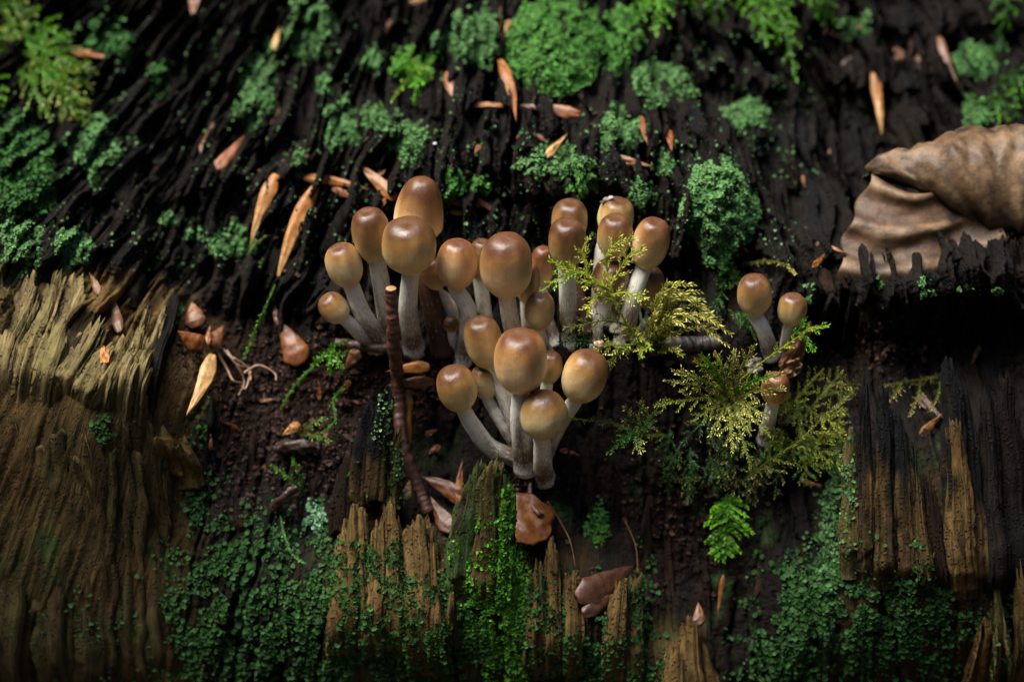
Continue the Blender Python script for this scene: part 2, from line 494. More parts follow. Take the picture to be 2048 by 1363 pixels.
SPL = []
def splinter(p0, p1, w, th=0.3, lean=None, hb=-0.12, ht=0.1, jag=0.18, kind='tan', taper=0.25, seed=0, ns=22, nl=26, bow=0.0, hbase=None, name="splinter"):
    """one torn strip of wood from foot p0 to tip p1 (pixels of the photograph give foot and tip on the slope), w wide, th thick"""
    u0, v0, h0 = hit(*p0, smooth=True); u1, v1, h1 = hit(*p1, smooth=True)
    if hbase is not None: h0 = hbase
    h0 = h0 + hb
    h1 = (h1 + ht) if lean is None else h0 - hb + lean * (v1 - v0)
    A = PX(p0[0], p0[1], h0); B = PX(p1[0], p1[1], h1)
    ua, va, _ = (A - O) @ np.stack([EX, EV, EN], 1); ub, vb, _ = (B - O) @ np.stack([EX, EV, EN], 1)
    t = unit(B - A); L = np.linalg.norm(B - A)
    nn = unit(EN - t * (EN @ t)); s_ = np.cross(t, nn)
    rs = np.random.default_rng(seed + 5)
    if ns > 22: ns = int(ns * 1.7); nl = int(nl * 1.25)
    ang = np.linspace(0, 2 * np.pi, ns, endpoint=False)
    ca, sa = np.cos(ang), np.sin(ang)
    sq = lambda x: np.sign(x) * np.abs(x) ** 0.75
    rad = 1 + 0.22 * noise(ang * 1.9, ang * 0 + seed, 61) + 0.12 * noise(ang * 4.1, ang * 0 + seed, 62)
    rad = rad + rs.uniform(-0.13, 0.13, ns) - np.where(rs.random(ns) < 0.12, rs.uniform(.15, .4, ns), 0)
    k = np.linspace(0, 1, nl) ** 0.9
    slant = rs.uniform(-1, 1) * jag * 0.8
    peak = rs.uniform(-0.6, 0.6)
    col_len = 1 - jag * np.clip(0.35 + 1.0 * noise(ca * 2.6 + seed * 3.1, sa * 1.5, 63) + rs.uniform(-0.5, 0.5, ns), 0, 1.5) - np.maximum(0, slant * ca) - jag * 0.9 * np.abs(ca - peak) ** 1.5
    S = k[:, None] * np.maximum(col_len, 0.3)[None, :]
    wid = (1 - taper * k ** 1.8)[:, None] * (1 + 0.14 * noise(k * L * 0.9 + seed, k * 0, 64)[:, None] + 0.08 * noise(k * L * 3 + seed, k * 0, 60)[:, None])
    wob = 0.08 * noise(S * L * 1.2, ang[None, :] * 1.2 + seed, 65) + 0.07 * noise(S * L * 4, ang[None, :] * 3 + seed, 66) + 0.04 * noise(S * L * 11, ang[None, :] * 6 + seed, 68)
    R = rad[None, :] * wid + wob
    hw = w / 200
    X = sq(ca)[None, :] * R * hw; Y = sq(sa)[None, :] * R * th / 2
    bw = (np.sin(np.pi * k) * bow + 0.25 * hw * noise(k * L * 0.7 + seed * 1.7, k * 0, 69))[:, None]
    # the foot keeps to the slope, the tip stands free
    hl = Hs(ua + (ub - ua) * k, va + (vb - va) * k) + hb
    hl = hl - th * 0.75 * (1 - sm(0, 0.22, k))
    line = h0 + (h1 - h0) * k
    if lean is None:
        lift = (hl - line) * (1 - sm(0.3, 0.85, k))
    else:                                   # where the slope falls away behind, the spire stands on
        hk = np.maximum.accumulate(np.maximum(line, hl))
        hk = np.convolve(np.pad(hk, 4, mode='edge'), np.ones(9) / 9, 'valid')
        lift = np.where(k < 0.2, np.minimum(hk, hl + 0.05), hk) - line
    V = A + (S * L)[..., None] * t + (X + bw)[..., None] * s_ + (Y + lift[:, None])[..., None] * nn
    tip = V[-1].mean(0) - t * 0.06
    V = np.concatenate([V.reshape(-1, 3), tip[None]])
    F = [grid_faces(nl, ns, wrap=True)]
    j = np.arange(ns)
    F.append(np.stack([(nl - 1) * ns + j, (nl - 1) * ns + (j + 1) % ns, np.full(ns, nl * ns)], -1))
    arc = np.cumsum(np.hypot(np.diff(sq(ca) * hw, append=hw), np.diff(sq(sa) * th / 2, append=0)))
    n = fbm(np.broadcast_to(arc * 2.5, S.shape) + seed, S * L * 0.8, 67, 3)
    c = pal(kind, S, n * 1.2, seed).reshape(-1, 3)
    c = np.concatenate([c, c[-ns:].mean(0)[None]])
    g = np.stack([np.broadcast_to(arc, S.shape) + seed * 3.7, S * L + seed, np.full(S.shape, seed * 1.0)], -1).reshape(-1, 3)
    g = np.concatenate([g, g[-1:]])
    o = mesh_obj(name, V, F, M_WOOD, stump, col=c, grain=g)
    nrm = (sq(ca)[:, None] * s_ / hw + sq(sa)[:, None] * nn / (th / 2))
    SPL.append(o)
    return V[:-1].reshape(nl, ns, 3), np.broadcast_to(unit(nrm), (nl, ns, 3)), o

# left block: slanting weathered strips over the broken rim, then the plumb face below
_k = 0
for (x1, y1, x0, y0, w, th, kd, jg) in [
    (-60, 560, -170, 830, 90, .5, 'pale', .12), (10, 548, -75, 815, 80, .5, 'pale', .10), (78, 545, -5, 800, 72, .5, 'pale', .12),
    (130, 548, 40, 812, 58, .5, 'pale', .10), (176, 556, 78, 826, 66, .55, 'pale', .10), (205, 640, 120, 800, 60, .5, 'pale', .15),
    (232, 690, 160, 815, 56, .5, 'pale', .18), (268, 668, 196, 820, 50, .5, 'pale', .2), (302, 640, 232, 830, 44, .5, 'pale', .2),
    (332, 618, 262, 835, 40, .45, 'pale', .15), (352, 590, 292, 812, 34, .42, 'char', .10), (296, 612, 272, 720, 22, .3, 'pale', .15)]:
    _k += 1
    splinter((x0, y0), (x1, y1), w * .92, th * 1.25, None, 0.06, 0.16, jg * 1.3, kd, 0.12, _k, ns=30, nl=44)
for (x0, x1, y0, y1, w, kd) in [(-60, -40, 1420, 800, 95, 'dimmed'), (35, 42, 1420, 815, 95, 'dimmed'), (120, 118, 1430, 835, 80, 'dimmed'), (195, 190, 1430, 825, 76, 'dimmed'),
                            (262, 250, 1420, 815, 66, 'dimmed'), (318, 300, 1400, 830, 60, 'dimmed')]:
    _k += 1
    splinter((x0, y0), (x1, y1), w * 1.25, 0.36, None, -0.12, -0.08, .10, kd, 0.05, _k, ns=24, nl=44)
splinter((390, 985), (352, 868), 62, 0.6, None, -0.1, 0.25, .25, 'tan', 0.2, 40)
splinter((350, 960), (310, 850), 60, 0.5, None, -0.1, 0.15, .25, 'tan', 0.2, 41)

# black splinters standing in the crumbly hollow
_r4 = np.random.default_rng(44)
for i, (x, y, l) in enumerate([(420, 760, 110), (452, 800, 130), (500, 850, 140), (545, 900, 120), (600, 790, 80), (640, 900, 130), (410, 860, 150), (470, 930, 140), (660, 820, 90), (530, 745, 60), (590, 960, 120), (1180, 860, 150), (1230, 920, 170), (1290, 990, 170), (1340, 1060, 160), (1160, 960, 120), (1400, 1130, 150), (1520, 1060, 150), (1580, 980, 170), (1620, 1060, 160)]):
    splinter((x - 4 + _r4.uniform(-12, 12), y + l), (x, y), _r4.uniform(22, 48), .3, None, -.1, _r4.uniform(-.1, .1), .35, 'brown' if i % 3 else 'char', .4, 160 + i, ns=20, nl=26, bow=_r4.uniform(-.06, .06))

# pale spires along the front rim
FS = {}
FS['a1'] = splinter((712, 1050), (745, 800), 60, .36, .36, .06, .0, .10, 'tipdark', .35, 50, ns=28, nl=48)
FS['a2'] = splinter((742, 1050), (772, 765), 54, .36, .38, .06, .0, .12, 'tipdark', .35, 51, ns=28, nl=48)
FS['a3'] = splinter((776, 1050), (792, 850), 40, .32, .36, .06, .0, .15, 'olive', .35, 52, ns=24, nl=40)
FS['a4'] = splinter((672, 1100), (700, 880), 50, .30, .18, 0, .0, .2, 'brown', .35, 53, ns=24, nl=40)
FS['b1'] = splinter((700, 1330), (712, 985), 85, .42, .20, .06, .0, .12, 'tan', .25, 54, ns=30, nl=48)
FS['b2'] = splinter((752, 1330), (760, 1000), 55, .42, .22, .06, .0, .14, 'tan', .25, 55, ns=30, nl=48)
FS['b3'] = splinter((795, 1320), (792, 985), 46, .40, .18, .06, .0, .14, 'tan', .3, 56, ns=26, nl=44)
FS['c1'] = splinter((850, 1360), (838, 1014), 85, .44, .24, .06, .0, .10, 'tan', .35, 57, ns=30, nl=48)
FS['c2'] = splinter((880, 1360), (868, 1040), 45, .44, .24, .06, .0, .14, 'tan', .35, 58, ns=30, nl=48)
FS['c3'] = splinter((905, 1300), (903, 1130), 26, .32, .2, .06, .0, .14, 'tan', .4, 59)
FS['d1'] = splinter((918, 1200), (955, 915), 58, .38, .40, .06, .0, .10, 'green', .35, 60, ns=30, nl=48)
FS['d2'] = splinter((962, 1220), (982, 905), 66, .46, .44, .06, .0, .10, 'olive', .35, 61, ns=30, nl=52)
FS['d3'] = splinter((1002, 1230), (1012, 940), 56, .46, .42, .06, .0, .10, 'green', .35, 62, ns=30, nl=52)
FS['d4'] = splinter((915, 1100), (925, 985), 40, .3, .32, .2, .0, .2, 'green', .45, 63)
FS['e1'] = splinter((1075, 1360), (1072, 1095), 50, .42, .22, .06, .0, .14, 'tan', .25, 64, ns=26, nl=40)
FS['e2'] = splinter((1108, 1360), (1102, 1062), 50, .42, .24, .06, .0, .16, 'tan', .35, 65, ns=26, nl=40)
FS['f'] = splinter((1142, 1370), (1146, 1132), 42, .42, .24, .06, .0, .06, 'tan', .15, 66, ns=26, nl=40)
FS['g1'] = splinter((1222, 1380), (1236, 1142), 50, .44, .24, .06, .0, .10, 'tan', .25, 67, ns=26, nl=40)
FS['g2'] = splinter((1262, 1380), (1266, 1140), 46, .44, .24, .06, .0, .10, 'olive', .2, 68, ns=26, nl=40)
FS['h1'] = splinter((1340, 1420), (1352, 1270), 62, .40, .16, .06, .0, .2, 'tan', .35, 69, ns=26, nl=40)
FS['h2'] = splinter((1385, 1420), (1376, 1212), 60, .42, .18, .06, .0, .14, 'tan', .4, 70, ns=28, nl=44)
FS['h3'] = splinter((1425, 1430), (1408, 1270), 46, .36, .14, .06, .0, .25, 'tan', .4, 71, ns=26, nl=40)

# dark-tipped spires to the right
_r = [((1705, 1160), (1702, 850), 40, .42, 'olive', .10), ((1735, 1180), (1728, 735), 46, .5, 'tipdark', .06), ((1778, 1180), (1762, 760), 46, .5, 'tipdark', .08),
      ((1818, 1180), (1796, 800), 42, .46, 'tipdark', .10), ((1850, 1180), (1826, 855), 36, .42, 'tipdark', .12), ((1880, 1180), (1856, 925), 36, .4, 'brown', .15),
      ((1940, 1400), (1896, 705), 48, .5, 'tipdark', .06), ((1975, 1400), (1932, 745), 48, .5, 'tipdark', .08), ((2010, 1400), (1966, 760), 46, .5, 'char', .10),
      ((2050, 1400), (2008, 735), 52, .5, 'char', .06), ((2100, 1400), (2058, 745), 60, .5, 'char', .10), ((2170, 1400), (2120, 760), 70, .5, 'char', .1),
      ((1925, 1180), (1905, 820), 44, .4, 'tan', .08), ((1990, 1380), (1960, 1060), 54, .4, 'olive', .15), ((2030, 1400), (2012, 1060), 40, .4, 'tan', .15), ((1950, 1420), (1945, 1180), 60, .4, 'tan', .15)]
for i, (p0, p1, w, th, kd, jg) in enumerate(_r):
    p0 = (p0[0] - max(0, p0[1] - 1200) * .06, min(p0[1], 1200)) if i < 13 else p0
    FS['r%d' % i] = splinter(p0, p1, w * [1.25, .85, 1.05][i % 3], th, .16 if i < 12 else .2, [.24, .1, .17, .05][i % 4], 0, jg * [1.2, 2.2, 1.7][i % 3], kd, [.45, .6, .35][i % 3], 90 + i, ns=28, nl=52)

# jagged charred rim before the curled leaf
_r2 = np.random.default_rng(21)
for i, (x, y) in enumerate([(1592, 512), (1620, 535), (1650, 565), (1690, 580), (1726, 560), (1762, 575), (1800, 522), (1838, 545), (1872, 560), (1905, 505), (1942, 480), (1985, 470), (2025, 462), (2070, 480), (1570, 560), (1920, 560), (1965, 540), (2010, 540)]):
    splinter((x + _r2.uniform(-6, 10), y + 150), (x, y), _r2.uniform(34, 58), .38, .22, -.25, 0, .2, 'char' if i % 4 else 'brown', .5, 120 + i, ns=22, nl=30)

# charred ribs of the rear slope
_r3 = np.random.default_rng(33)
_n_r = 0
while _n_r < 80:
    x = _r3.uniform(-40, 2090); y = _r3.uniform(20, 640)
    if x > 1640 and y > 230: continue
    if 1640 < x < 1800 and y > 140: continue
    if y > 560 and (x < 380 or x > 1150): continue
    L = _r3.uniform(60, 150)
    d = x - 1080
    sl = d / (y + (1500 if d < 0 else 4200)) + _r3.uniform(-.1, .1)
    x0 = x + sl * L
    splinter((x0, y + L), (x, y), _r3.uniform(26, 60), _r3.uniform(.25, .5), None, -.12, _r3.uniform(-.15, .12), .35, 'char' if _r3.random() < .85 else 'brown', .3, 200 + _n_r, ns=18, nl=24, bow=_r3.uniform(-.06, .06))
    _n_r += 1

# ground round the stump
gm, gnt, gbs = mat_new("leaf_litter")
_p = N(gnt, "ShaderNodeTexCoord").outputs["Object"]
_f = ntex(gnt, _p, 30, 6, 0.7)
gnt.links.new(mixcol(gnt, (0.02, 0.013, 0.008), (0.09, 0.05, 0.025), mrange(gnt, _f, 0.35, 0.7, 0, 1)), gbs.inputs["Base Color"])
gbs.inputs["Roughness"].default_value = 0.9
bump(gnt, gbs, _f, 1.0)
_x = np.linspace(-1, 1, 81); _x = np.sign(_x) * np.abs(_x) ** 3 * 6000
_X, _Y = np.meshgrid(_x, _x)
_Z = 3 * fbm(_X * 0.03, _Y * 0.03, 71, 3)
mesh_obj("forest_floor", np.stack([_X, _Y, _Z], -1).reshape(-1, 3), grid_faces(81, 81), gm, None, origin=(0, 0, 0))
tag(bpy.data.objects["forest_floor"], "dark leaf-littered forest floor round the stump", None, None, "structure")

# added leaf shell out of view: blocks low skylight, open overhead and towards the sun
_rw = np.random.default_rng(5)
_nw = 17000
_az = _rw.uniform(0, 2 * np.pi, _nw); _el = np.radians(62) * _rw.random(_nw) ** 0.8 - 0.06
_el = _el * np.where(np.sin(_az) < -0.3, 0.84, 1.0)      # shell kept lower on the camera side to let frontal light in
_rd = _rw.uniform(240, 420, _nw)
_cc = O + np.stack([np.cos(_el) * np.cos(_az), np.cos(_el) * np.sin(_az), np.sin(_el)], -1) * _rd[:, None]
_keep = (_cc[:, 2] > 4) & ((_cc - O) / _rd[:, None] @ np.array(sdir) < math.cos(math.radians(22)))
_cc = _cc[_keep]; _nw = len(_cc)
_d1 = unit(_rw.normal(size=(_nw, 3))); _d2 = unit(np.cross(_d1, _rw.normal(size=(_nw, 3))))
_sz = _rw.uniform(8, 22, (_nw, 1))
_V = np.stack([_cc - _d1 * _sz, _cc + _d2 * _sz * .5, _cc + _d1 * _sz, _cc - _d2 * _sz * .5], 1).reshape(-1, 3)
_ct = np.repeat(rgb(.03, .07, .015) * _rw.uniform(.5, 1.4, (_nw, 1)), 4, 0)
_w_ = mesh_obj("added_leaf_screen", _V, np.arange(_nw * 4).reshape(-1, 4), M_MOSS, None, origin=(0, 0, 0), col=_ct)
tag(_w_, "unseen leaf shell added all round the stump to block low skylight", "undergrowth", None, "stuff")
# ------------------------------------------------------------------ mushrooms
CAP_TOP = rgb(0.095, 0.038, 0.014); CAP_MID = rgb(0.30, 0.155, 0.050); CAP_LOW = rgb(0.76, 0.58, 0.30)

def bez(P, n):
    """smooth curve through control points (Catmull-Rom)"""
    P = np.asarray(P, float)
    if len(P) == 2: return P[0] + (P[1] - P[0]) * np.linspace(0, 1, n)[:, None]
    Q = np.concatenate([[2 * P[0] - P[1]], P, [2 * P[-1] - P[-2]]])
    t = np.linspace(0, len(P) - 1, n); i = np.minimum(t.astype(int), len(P) - 2); f = (t - i)[:, None]
    a, b, c, d = Q[i], Q[i + 1], Q[i + 2], Q[i + 3]
    return 0.5 * (2 * b + (c - a) * f + (2 * a - 5 * b + 4 * c - d) * f ** 2 + (3 * b - a - 3 * c + d) * f ** 3)

def frames(P):
    T = unit(np.gradient(P, axis=0))
    a = np.cross(T[0], EX if abs(T[0] @ EX) < 0.8 else EV)
    A = np.zeros_like(P)
    for i in range(len(P)):
        a = unit(a - T[i] * (a @ T[i])); A[i] = a
    return T, A, np.cross(T, A)

def tube(P, R, ns=14, rough=None, close=True):
    P = np.asarray(P); n = len(P); T, A, B = frames(P)
    ang = np.linspace(0, 2 * np.pi, ns, endpoint=False)
    R = np.broadcast_to(np.asarray(R, float), (n,))[:, None] * np.ones(ns)
    if rough is not None: R = R * rough
    V = P[:, None] + R[..., None] * (np.cos(ang)[None, :, None] * A[:, None] + np.sin(ang)[None, :, None] * B[:, None])
    V = V.reshape(-1, 3); F = [grid_faces(n, ns, wrap=True)]
    if close:
        j = np.arange(ns)
        V = np.concatenate([V, P[:1], P[-1:]])
        F.append(np.stack([(j + 1) % ns, j, np.full(ns, n * ns)], -1))
        F.append(np.stack([(n - 1) * ns + j, (n - 1) * ns + (j + 1) % ns, np.full(ns, n * ns + 1)], -1))
    s = np.concatenate([[0], np.cumsum(np.linalg.norm(np.diff(P, axis=0), axis=1))])
    S = np.repeat(s, ns); An = np.tile(ang, n)
    if close: S = np.concatenate([S, s[:1], s[-1:]]); An = np.concatenate([An, [0, 0]])
    return V, F, S, An

def mushroom(label, cap, tilt, base, hc, sw, mids=(), shape='egg', stem='pale', seed=0, tone=1.0, light=0.0, sink=0.12, hb=None):
    cx, cy, w, h = cap
    C = PX(cx, cy, hc); k = (DIST - hc) / DIST / 100
    wd = w * k
    ht = math.sqrt(max((h * k) ** 2 - (math.sin(PITCH) * wd) ** 2, (0.55 * wd) ** 2)) / math.cos(PITCH)
    ax = unit(math.cos(math.radians(tilt)) * ZW + math.sin(math.radians(tilt)) * EX)
    if hb is None: Bp = ground(base[0], base[1], -sink)
    else: Bp = PX(base[0], base[1], hb)
    root = empty("mushroom", Bp, label, "mushroom", "cluster of small brown mushrooms on the stump")
    r = np.random.default_rng(seed + 300)
    # cap: lathe with flattened, faintly dimpled crown
    ns = 56
    if shape == 'egg':
        ph = np.concatenate([np.linspace(0, 2.62, 34)])
        rr = np.sin(ph) ** 0.86; zz = np.cos(ph)
        up, lo = 0.54, 0.50
        zz = np.where(zz > 0, np.abs(zz) ** 0.8 * up, zz * lo)
    elif shape == 'round':
        ph = np.linspace(0, 2.55, 34)
        rr = np.sin(ph) ** 0.97; zz = np.cos(ph) * np.where(np.cos(ph) > 0, .5, .5)
    else:                                   # bell: widest at its open margin
        ph = np.linspace(0, 1.78, 34)
        rr = np.sin(ph) ** 0.92 * (0.84 + 0.16 * ph / 1.78); zz = np.cos(ph) * 0.80 - 0.30
    flat = r.uniform(0.035, 0.075) if shape != 'round' else 0.02
    zz = zz - flat * np.exp(-(rr / 0.45) ** 2)
    th = np.linspace(0, 2 * np.pi, ns, endpoint=False)
    lob = 1 + 0.05 * noise(np.cos(th) * 1.3 + seed, np.sin(th) * 1.3, 71)[None, :] + 0.02 * noise(np.cos(th)[None, :] * 2 + ph[:, None] * 1.2 + seed, np.sin(th)[None, :] * 2, 72)
    R = rr[:, None] * lob * wd / 2
    Z = np.repeat(zz[:, None], ns, 1) * ht
    # a shallow dent on the flank
    da = r.uniform(0, 2 * np.pi); dz = r.uniform(0.9, 1.8)
    R = R * (1 - 0.05 * r.random() * np.exp(-((np.angle(np.exp(1j * (th - da))) / 0.5) ** 2)[None, :] - ((ph - dz) / 0.4)[:, None] ** 2))
    if shape == 'bell':                     # torn, uneven margin
        m = sm(1.2, 1.78, ph)[:, None]
        Z = Z - m * ht * (0.10 * np.exp(-((np.angle(np.exp(1j * (th - 5.3))) / 0.45) ** 2)) - 0.06 * np.exp(-((np.angle(np.exp(1j * (th - 4.75))) / 0.3) ** 2)))[None, :]
        Z = Z - m * ht * 0.012 * noise(th * 9, th * 0, 73)[None, :]
    e1 = unit(np.cross(ax, EV + 0.3 * EX)); e2 = np.cross(ax, e1)
    # measure angles from the camera side so the tear faces forward
    e1, e2 = EX - ax * (EX @ ax), None
    e1 = unit(e1); e2 = np.cross(ax, e1)
    V = C + R[..., None] * (np.cos(th)[None, :, None] * e1 + np.sin(th)[None, :, None] * e2) + Z[..., None] * ax
    nr = len(ph)
    # rolled edge and underside up to the stem
    edge = V[-1]; mid = edge.mean(0)
    rb = 0.5 * sw[0] * k
    inner1 = mid + (edge - mid) * 0.93 + ax * 0.03 * ht
    inner2 = mid + unit(edge - mid) * min(rb * 1.02, np.linalg.norm(edge - mid, axis=1).min() * 0.8) + ax * (0.02 if shape != 'bell' else 0.25) * ht
    V = np.concatenate([V, inner1[None], inner2[None]])
    n2 = nr + 2
    s = np.concatenate([ph / ph[-1], [1.0, 1.05]])[:, None] * np.ones(ns)
    jit = 0.10 * noise(np.cos(th)[None, :] * 1.5 + seed, np.sin(th)[None, :] * 1.5 + s * 1.5, 74)
    q = s + jit - light + 0.09 * r.uniform(-1, 1)
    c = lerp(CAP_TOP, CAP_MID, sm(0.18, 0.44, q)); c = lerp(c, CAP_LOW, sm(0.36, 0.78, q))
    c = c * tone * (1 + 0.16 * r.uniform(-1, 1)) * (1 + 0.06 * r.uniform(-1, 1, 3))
    g = np.stack([np.broadcast_to(np.minimum(np.abs(th - np.pi), 9) * 1.0, s.shape), s, 1 - s], -1)
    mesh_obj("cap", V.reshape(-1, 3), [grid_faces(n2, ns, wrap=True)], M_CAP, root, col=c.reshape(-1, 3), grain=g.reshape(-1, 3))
    # stem
    top = mid + ax * (0.10 if shape != 'bell' else 0.35) * ht
    pts = [Bp]
    for (mx, my, f) in mids:
        hcur = (Bp - O) @ EN * (1 - f) + hc * f
        pts.append(PX(mx, my, hcur))
    if not mids:
        m_ = Bp * 0.45 + (top - ax * 0.25 * np.linalg.norm(top - Bp)) * 0.55
        pts.append(m_)
    pts += [mid - ax * 0.12, top]
    P = bez(pts, 40)
    t = np.linspace(0, 1, 40)
    Rr = 0.5 * 0.9 * k * (sw[1] + (sw[0] - sw[1]) * sm(0, 0.9, t)) * (1 + 0.28 * np.exp(-t / 0.07))
    ang = np.linspace(0, 2 * np.pi, 20, endpoint=False)
    rough = 1 + 0.05 * noise(ang[None, :] * 1.6 + seed, t[:, None] * 3, 75) + 0.025 * noise(ang[None, :] * 4 + seed, t[:, None] * 12, 76)
    Vs, Fs, S, An = tube(P, Rr, 20, rough)
    tt = S / S.max()
    nz = 0.25 * noise(An * 1.2 + seed, S * 1.5, 77)
    if stem == 'dark':
        c = lerp(rgb(0.045, 0.018, 0.010), rgb(0.16, 0.075, 0.035), sm(0.1, 0.95, tt + nz)); fr = 0.02 + 0.1 * tt
    else:
        c = lerp(rgb(0.13, 0.075, 0.04), rgb(0.58, 0.53, 0.43), sm(0.1, 0.75, tt + nz)); fr = 0.22 + 0.62 * sm(0.1, 0.9, tt + nz) + 0.75 * sm(0.22, 0.0, tt)
        c = lerp(c, rgb(.42, .40, .37), sm(0.2, 0.0, tt) * .7)
    mesh_obj("stem", Vs, Fs, M_STEM, root, col=c, grain=np.stack([np.abs(An - np.pi) * Rr.mean() + seed, S, np.clip(fr, 0, 1)], -1))
    return root

MU = [
 ("small egg-capped mushroom at the outer end of the rear row, bent away from the twig", (668, 616, 57, 62), -38, (752, 692), -0.45, (28, 40), (), 'egg', 'pale', 1.05, .12),
 ("round dark-brown mushroom leaning over the small egg-capped one", (689, 531, 73, 86), -14, (768, 690), -0.1, (36, 42), ((728, 632, .5),), 'egg', 'pale', .95, 0),
 ("bell-shaped pale brown mushroom standing behind the upright ringed twig", (744, 471, 78, 106), -8, (780, 690), 0.0, (38, 42), (), 'egg', 'pale', 1.05, .08),
 ("large golden brown mushroom right beside the upright ringed twig", (818, 492, 110, 111), -2, (828, 700), 0.55, (37, 46), ((816, 620, .5),), 'egg', 'pale', 1.12, .12),
 ("tallest mushroom, open bell cap with torn pale margin and dark stem", (841, 402, 103, 112), 7, (888, 705), -0.25, (40, 50), ((858, 590, .45),), 'bell', 'dark', 1.12, .2),
 ("half-hidden brown mushroom squeezed behind the dark-capped one next to the tallest", (866, 545, 62, 70), -8, (918, 690), -0.75, (28, 30), ((900, 612, .5),), 'egg', 'pale', .9, .05),
 ("glossy dark-brown mushroom between the golden cap and the big cap of the rear row", (914, 529, 80, 97), 3, (925, 725), -0.05, (34, 40), ((938, 630, .6),), 'egg', 'pale', .92, 0),
 ("tiny bead-sized tan mushroom button among the tall stems", (902, 648, 31, 34), -3, (912, 705), -0.9, (20, 22), (), 'round', 'pale', 1.4, .4),
 ("mushroom almost hidden behind the left flank of the big rear cap", (963, 518, 54, 78), 3, (982, 690), -0.8, (32, 34), (), 'egg', 'pale', .9, 0),
 ("biggest mushroom of the rear row with dimpled cap and frosty white stem", (1013, 532, 105, 126), 0, (1042, 720), 0.35, (38, 42), (), 'egg', 'pale', 1.0, .02),
 ("tan mushroom peeping out behind the right flank of the big rear cap", (1056, 566, 48, 80), 2, (1062, 690), -0.6, (30, 34), (), 'egg', 'pale', 1.0, .1),
 ("small pale mushroom between the big rear cap and the moss-crossed caps", (1085, 532, 50, 76), 3, (1112, 690), -0.95, (26, 32), (), 'egg', 'pale', 1.05, .1),
 ("small dark egg-shaped mushroom standing low under the big rear cap", (1079, 622, 60, 74), 3, (1095, 712), -0.2, (30, 34), (), 'egg', 'pale', .85, 0),
 ("hindmost mushroom of the pair without debris, pale cap showing above its neighbour", (1139, 443, 74, 86), 3, (1175, 670), -0.85, (36, 38), (), 'egg', 'dark', 1.08, .1),
 ("upright mushroom with flat top and tall grey stem behind the moss sprig", (1134, 485, 77, 94), 0, (1142, 690), 0.0, (38, 40), (), 'egg', 'pale', 1.05, .1),
 ("mushroom with a scrap of debris on its cap", (1231, 436, 72, 80), 8, (1195, 640), -0.95, (26, 30), ((1203, 500, .7),), 'egg', 'pale', 1.0, .06),
 ("mushroom with a black speck on its crown above the moss sprig", (1230, 472, 71, 86), 2, (1238, 660), -0.15, (32, 36), (), 'egg', 'pale', .98, .04),
 ("dark mushroom crossed by the yellow-green moss sprig", (1220, 560, 74, 82), 6, (1190, 690), -0.5, (36, 40), (), 'egg', 'pale', .8, 0),
 ("tall smooth mushroom at the end of the rear row, stem leaning out from the moss", (1301, 487, 75, 99), 12, (1246, 690), -0.05, (34, 42), ((1268, 590, .6),), 'egg', 'pale', .95, .02),
 ("faint brown mushroom low behind the leaning stem beside the arching moss", (1298, 576, 60, 82), 4, (1280, 690), -0.95, (34, 38), (), 'egg', 'pale', .95, .05),
 ("brown mushroom leaning on the largest cap of the front cluster", (968, 684, 78, 101), -10, (1042, 905), 0.1, (34, 38), ((1012, 800, .5),), 'egg', 'pale', .95, 0),
 ("largest mushroom of the front cluster, glossy domed brown cap", (1041, 723, 109, 126), 0, (1052, 938), 0.85, (36, 48), ((1040, 850, .5),), 'egg', 'pale', .97, .02),
 ("little mushroom peeping out behind the largest front cap", (1100, 735, 48, 64), 8, (1078, 880), -0.2, (26, 32), (), 'egg', 'pale', .85, 0),
 ("dented brown mushroom with long stem curving out of the front cluster", (914, 777, 81, 91), -14, (1052, 920), 0.1, (33, 44), ((985, 898, .25), (945, 850, .6)), 'egg', 'pale', .95, 0),
 ("small dark mushroom behind the dented one in the front cluster", (969, 764, 53, 68), -10, (1045, 905), -0.4, (26, 34), ((1002, 840, .5),), 'egg', 'pale', .85, 0),
 ("lowest round brown mushroom at the foot of the front cluster", (1087, 829, 97, 103), 2, (1088, 955), 0.65, (37, 46), (), 'round', 'pale', .9, -.02),
 ("round mushroom leaning out over the dark wood beside the snail shell", (1168, 753, 91, 104), 16, (1082, 920), 0.3, (34, 40), ((1120, 845, .5),), 'egg', 'pale', .97, 0),
 ("brown-topped pale mushroom of the lone pair beyond the arching moss", (1509, 590, 69, 81), -5, (1545, 712), -0.3, (31, 36), ((1525, 655, .6),), 'egg', 'pale', 1.1, .1),
 ("smaller mushroom of the lone pair, above the torn leaf scrap", (1584, 619, 58, 64), 4, (1568, 715), -0.5, (26, 30), (), 'egg', 'pale', .95, .06),
 ("translucent orange-tan mushroom sunk in the feathery moss cushion", (1550, 777, 57, 64), 4, (1530, 880), -0.3, (28, 32), (), 'egg', 'pale', 1.35, .25),
]
for i, (lb, cap, tilt, base, hc, sw, mids, shp, st, tone, lt) in enumerate(MU):
    mushroom(lb, cap, tilt, base, hc, sw, mids, shp, st, i, tone, lt)
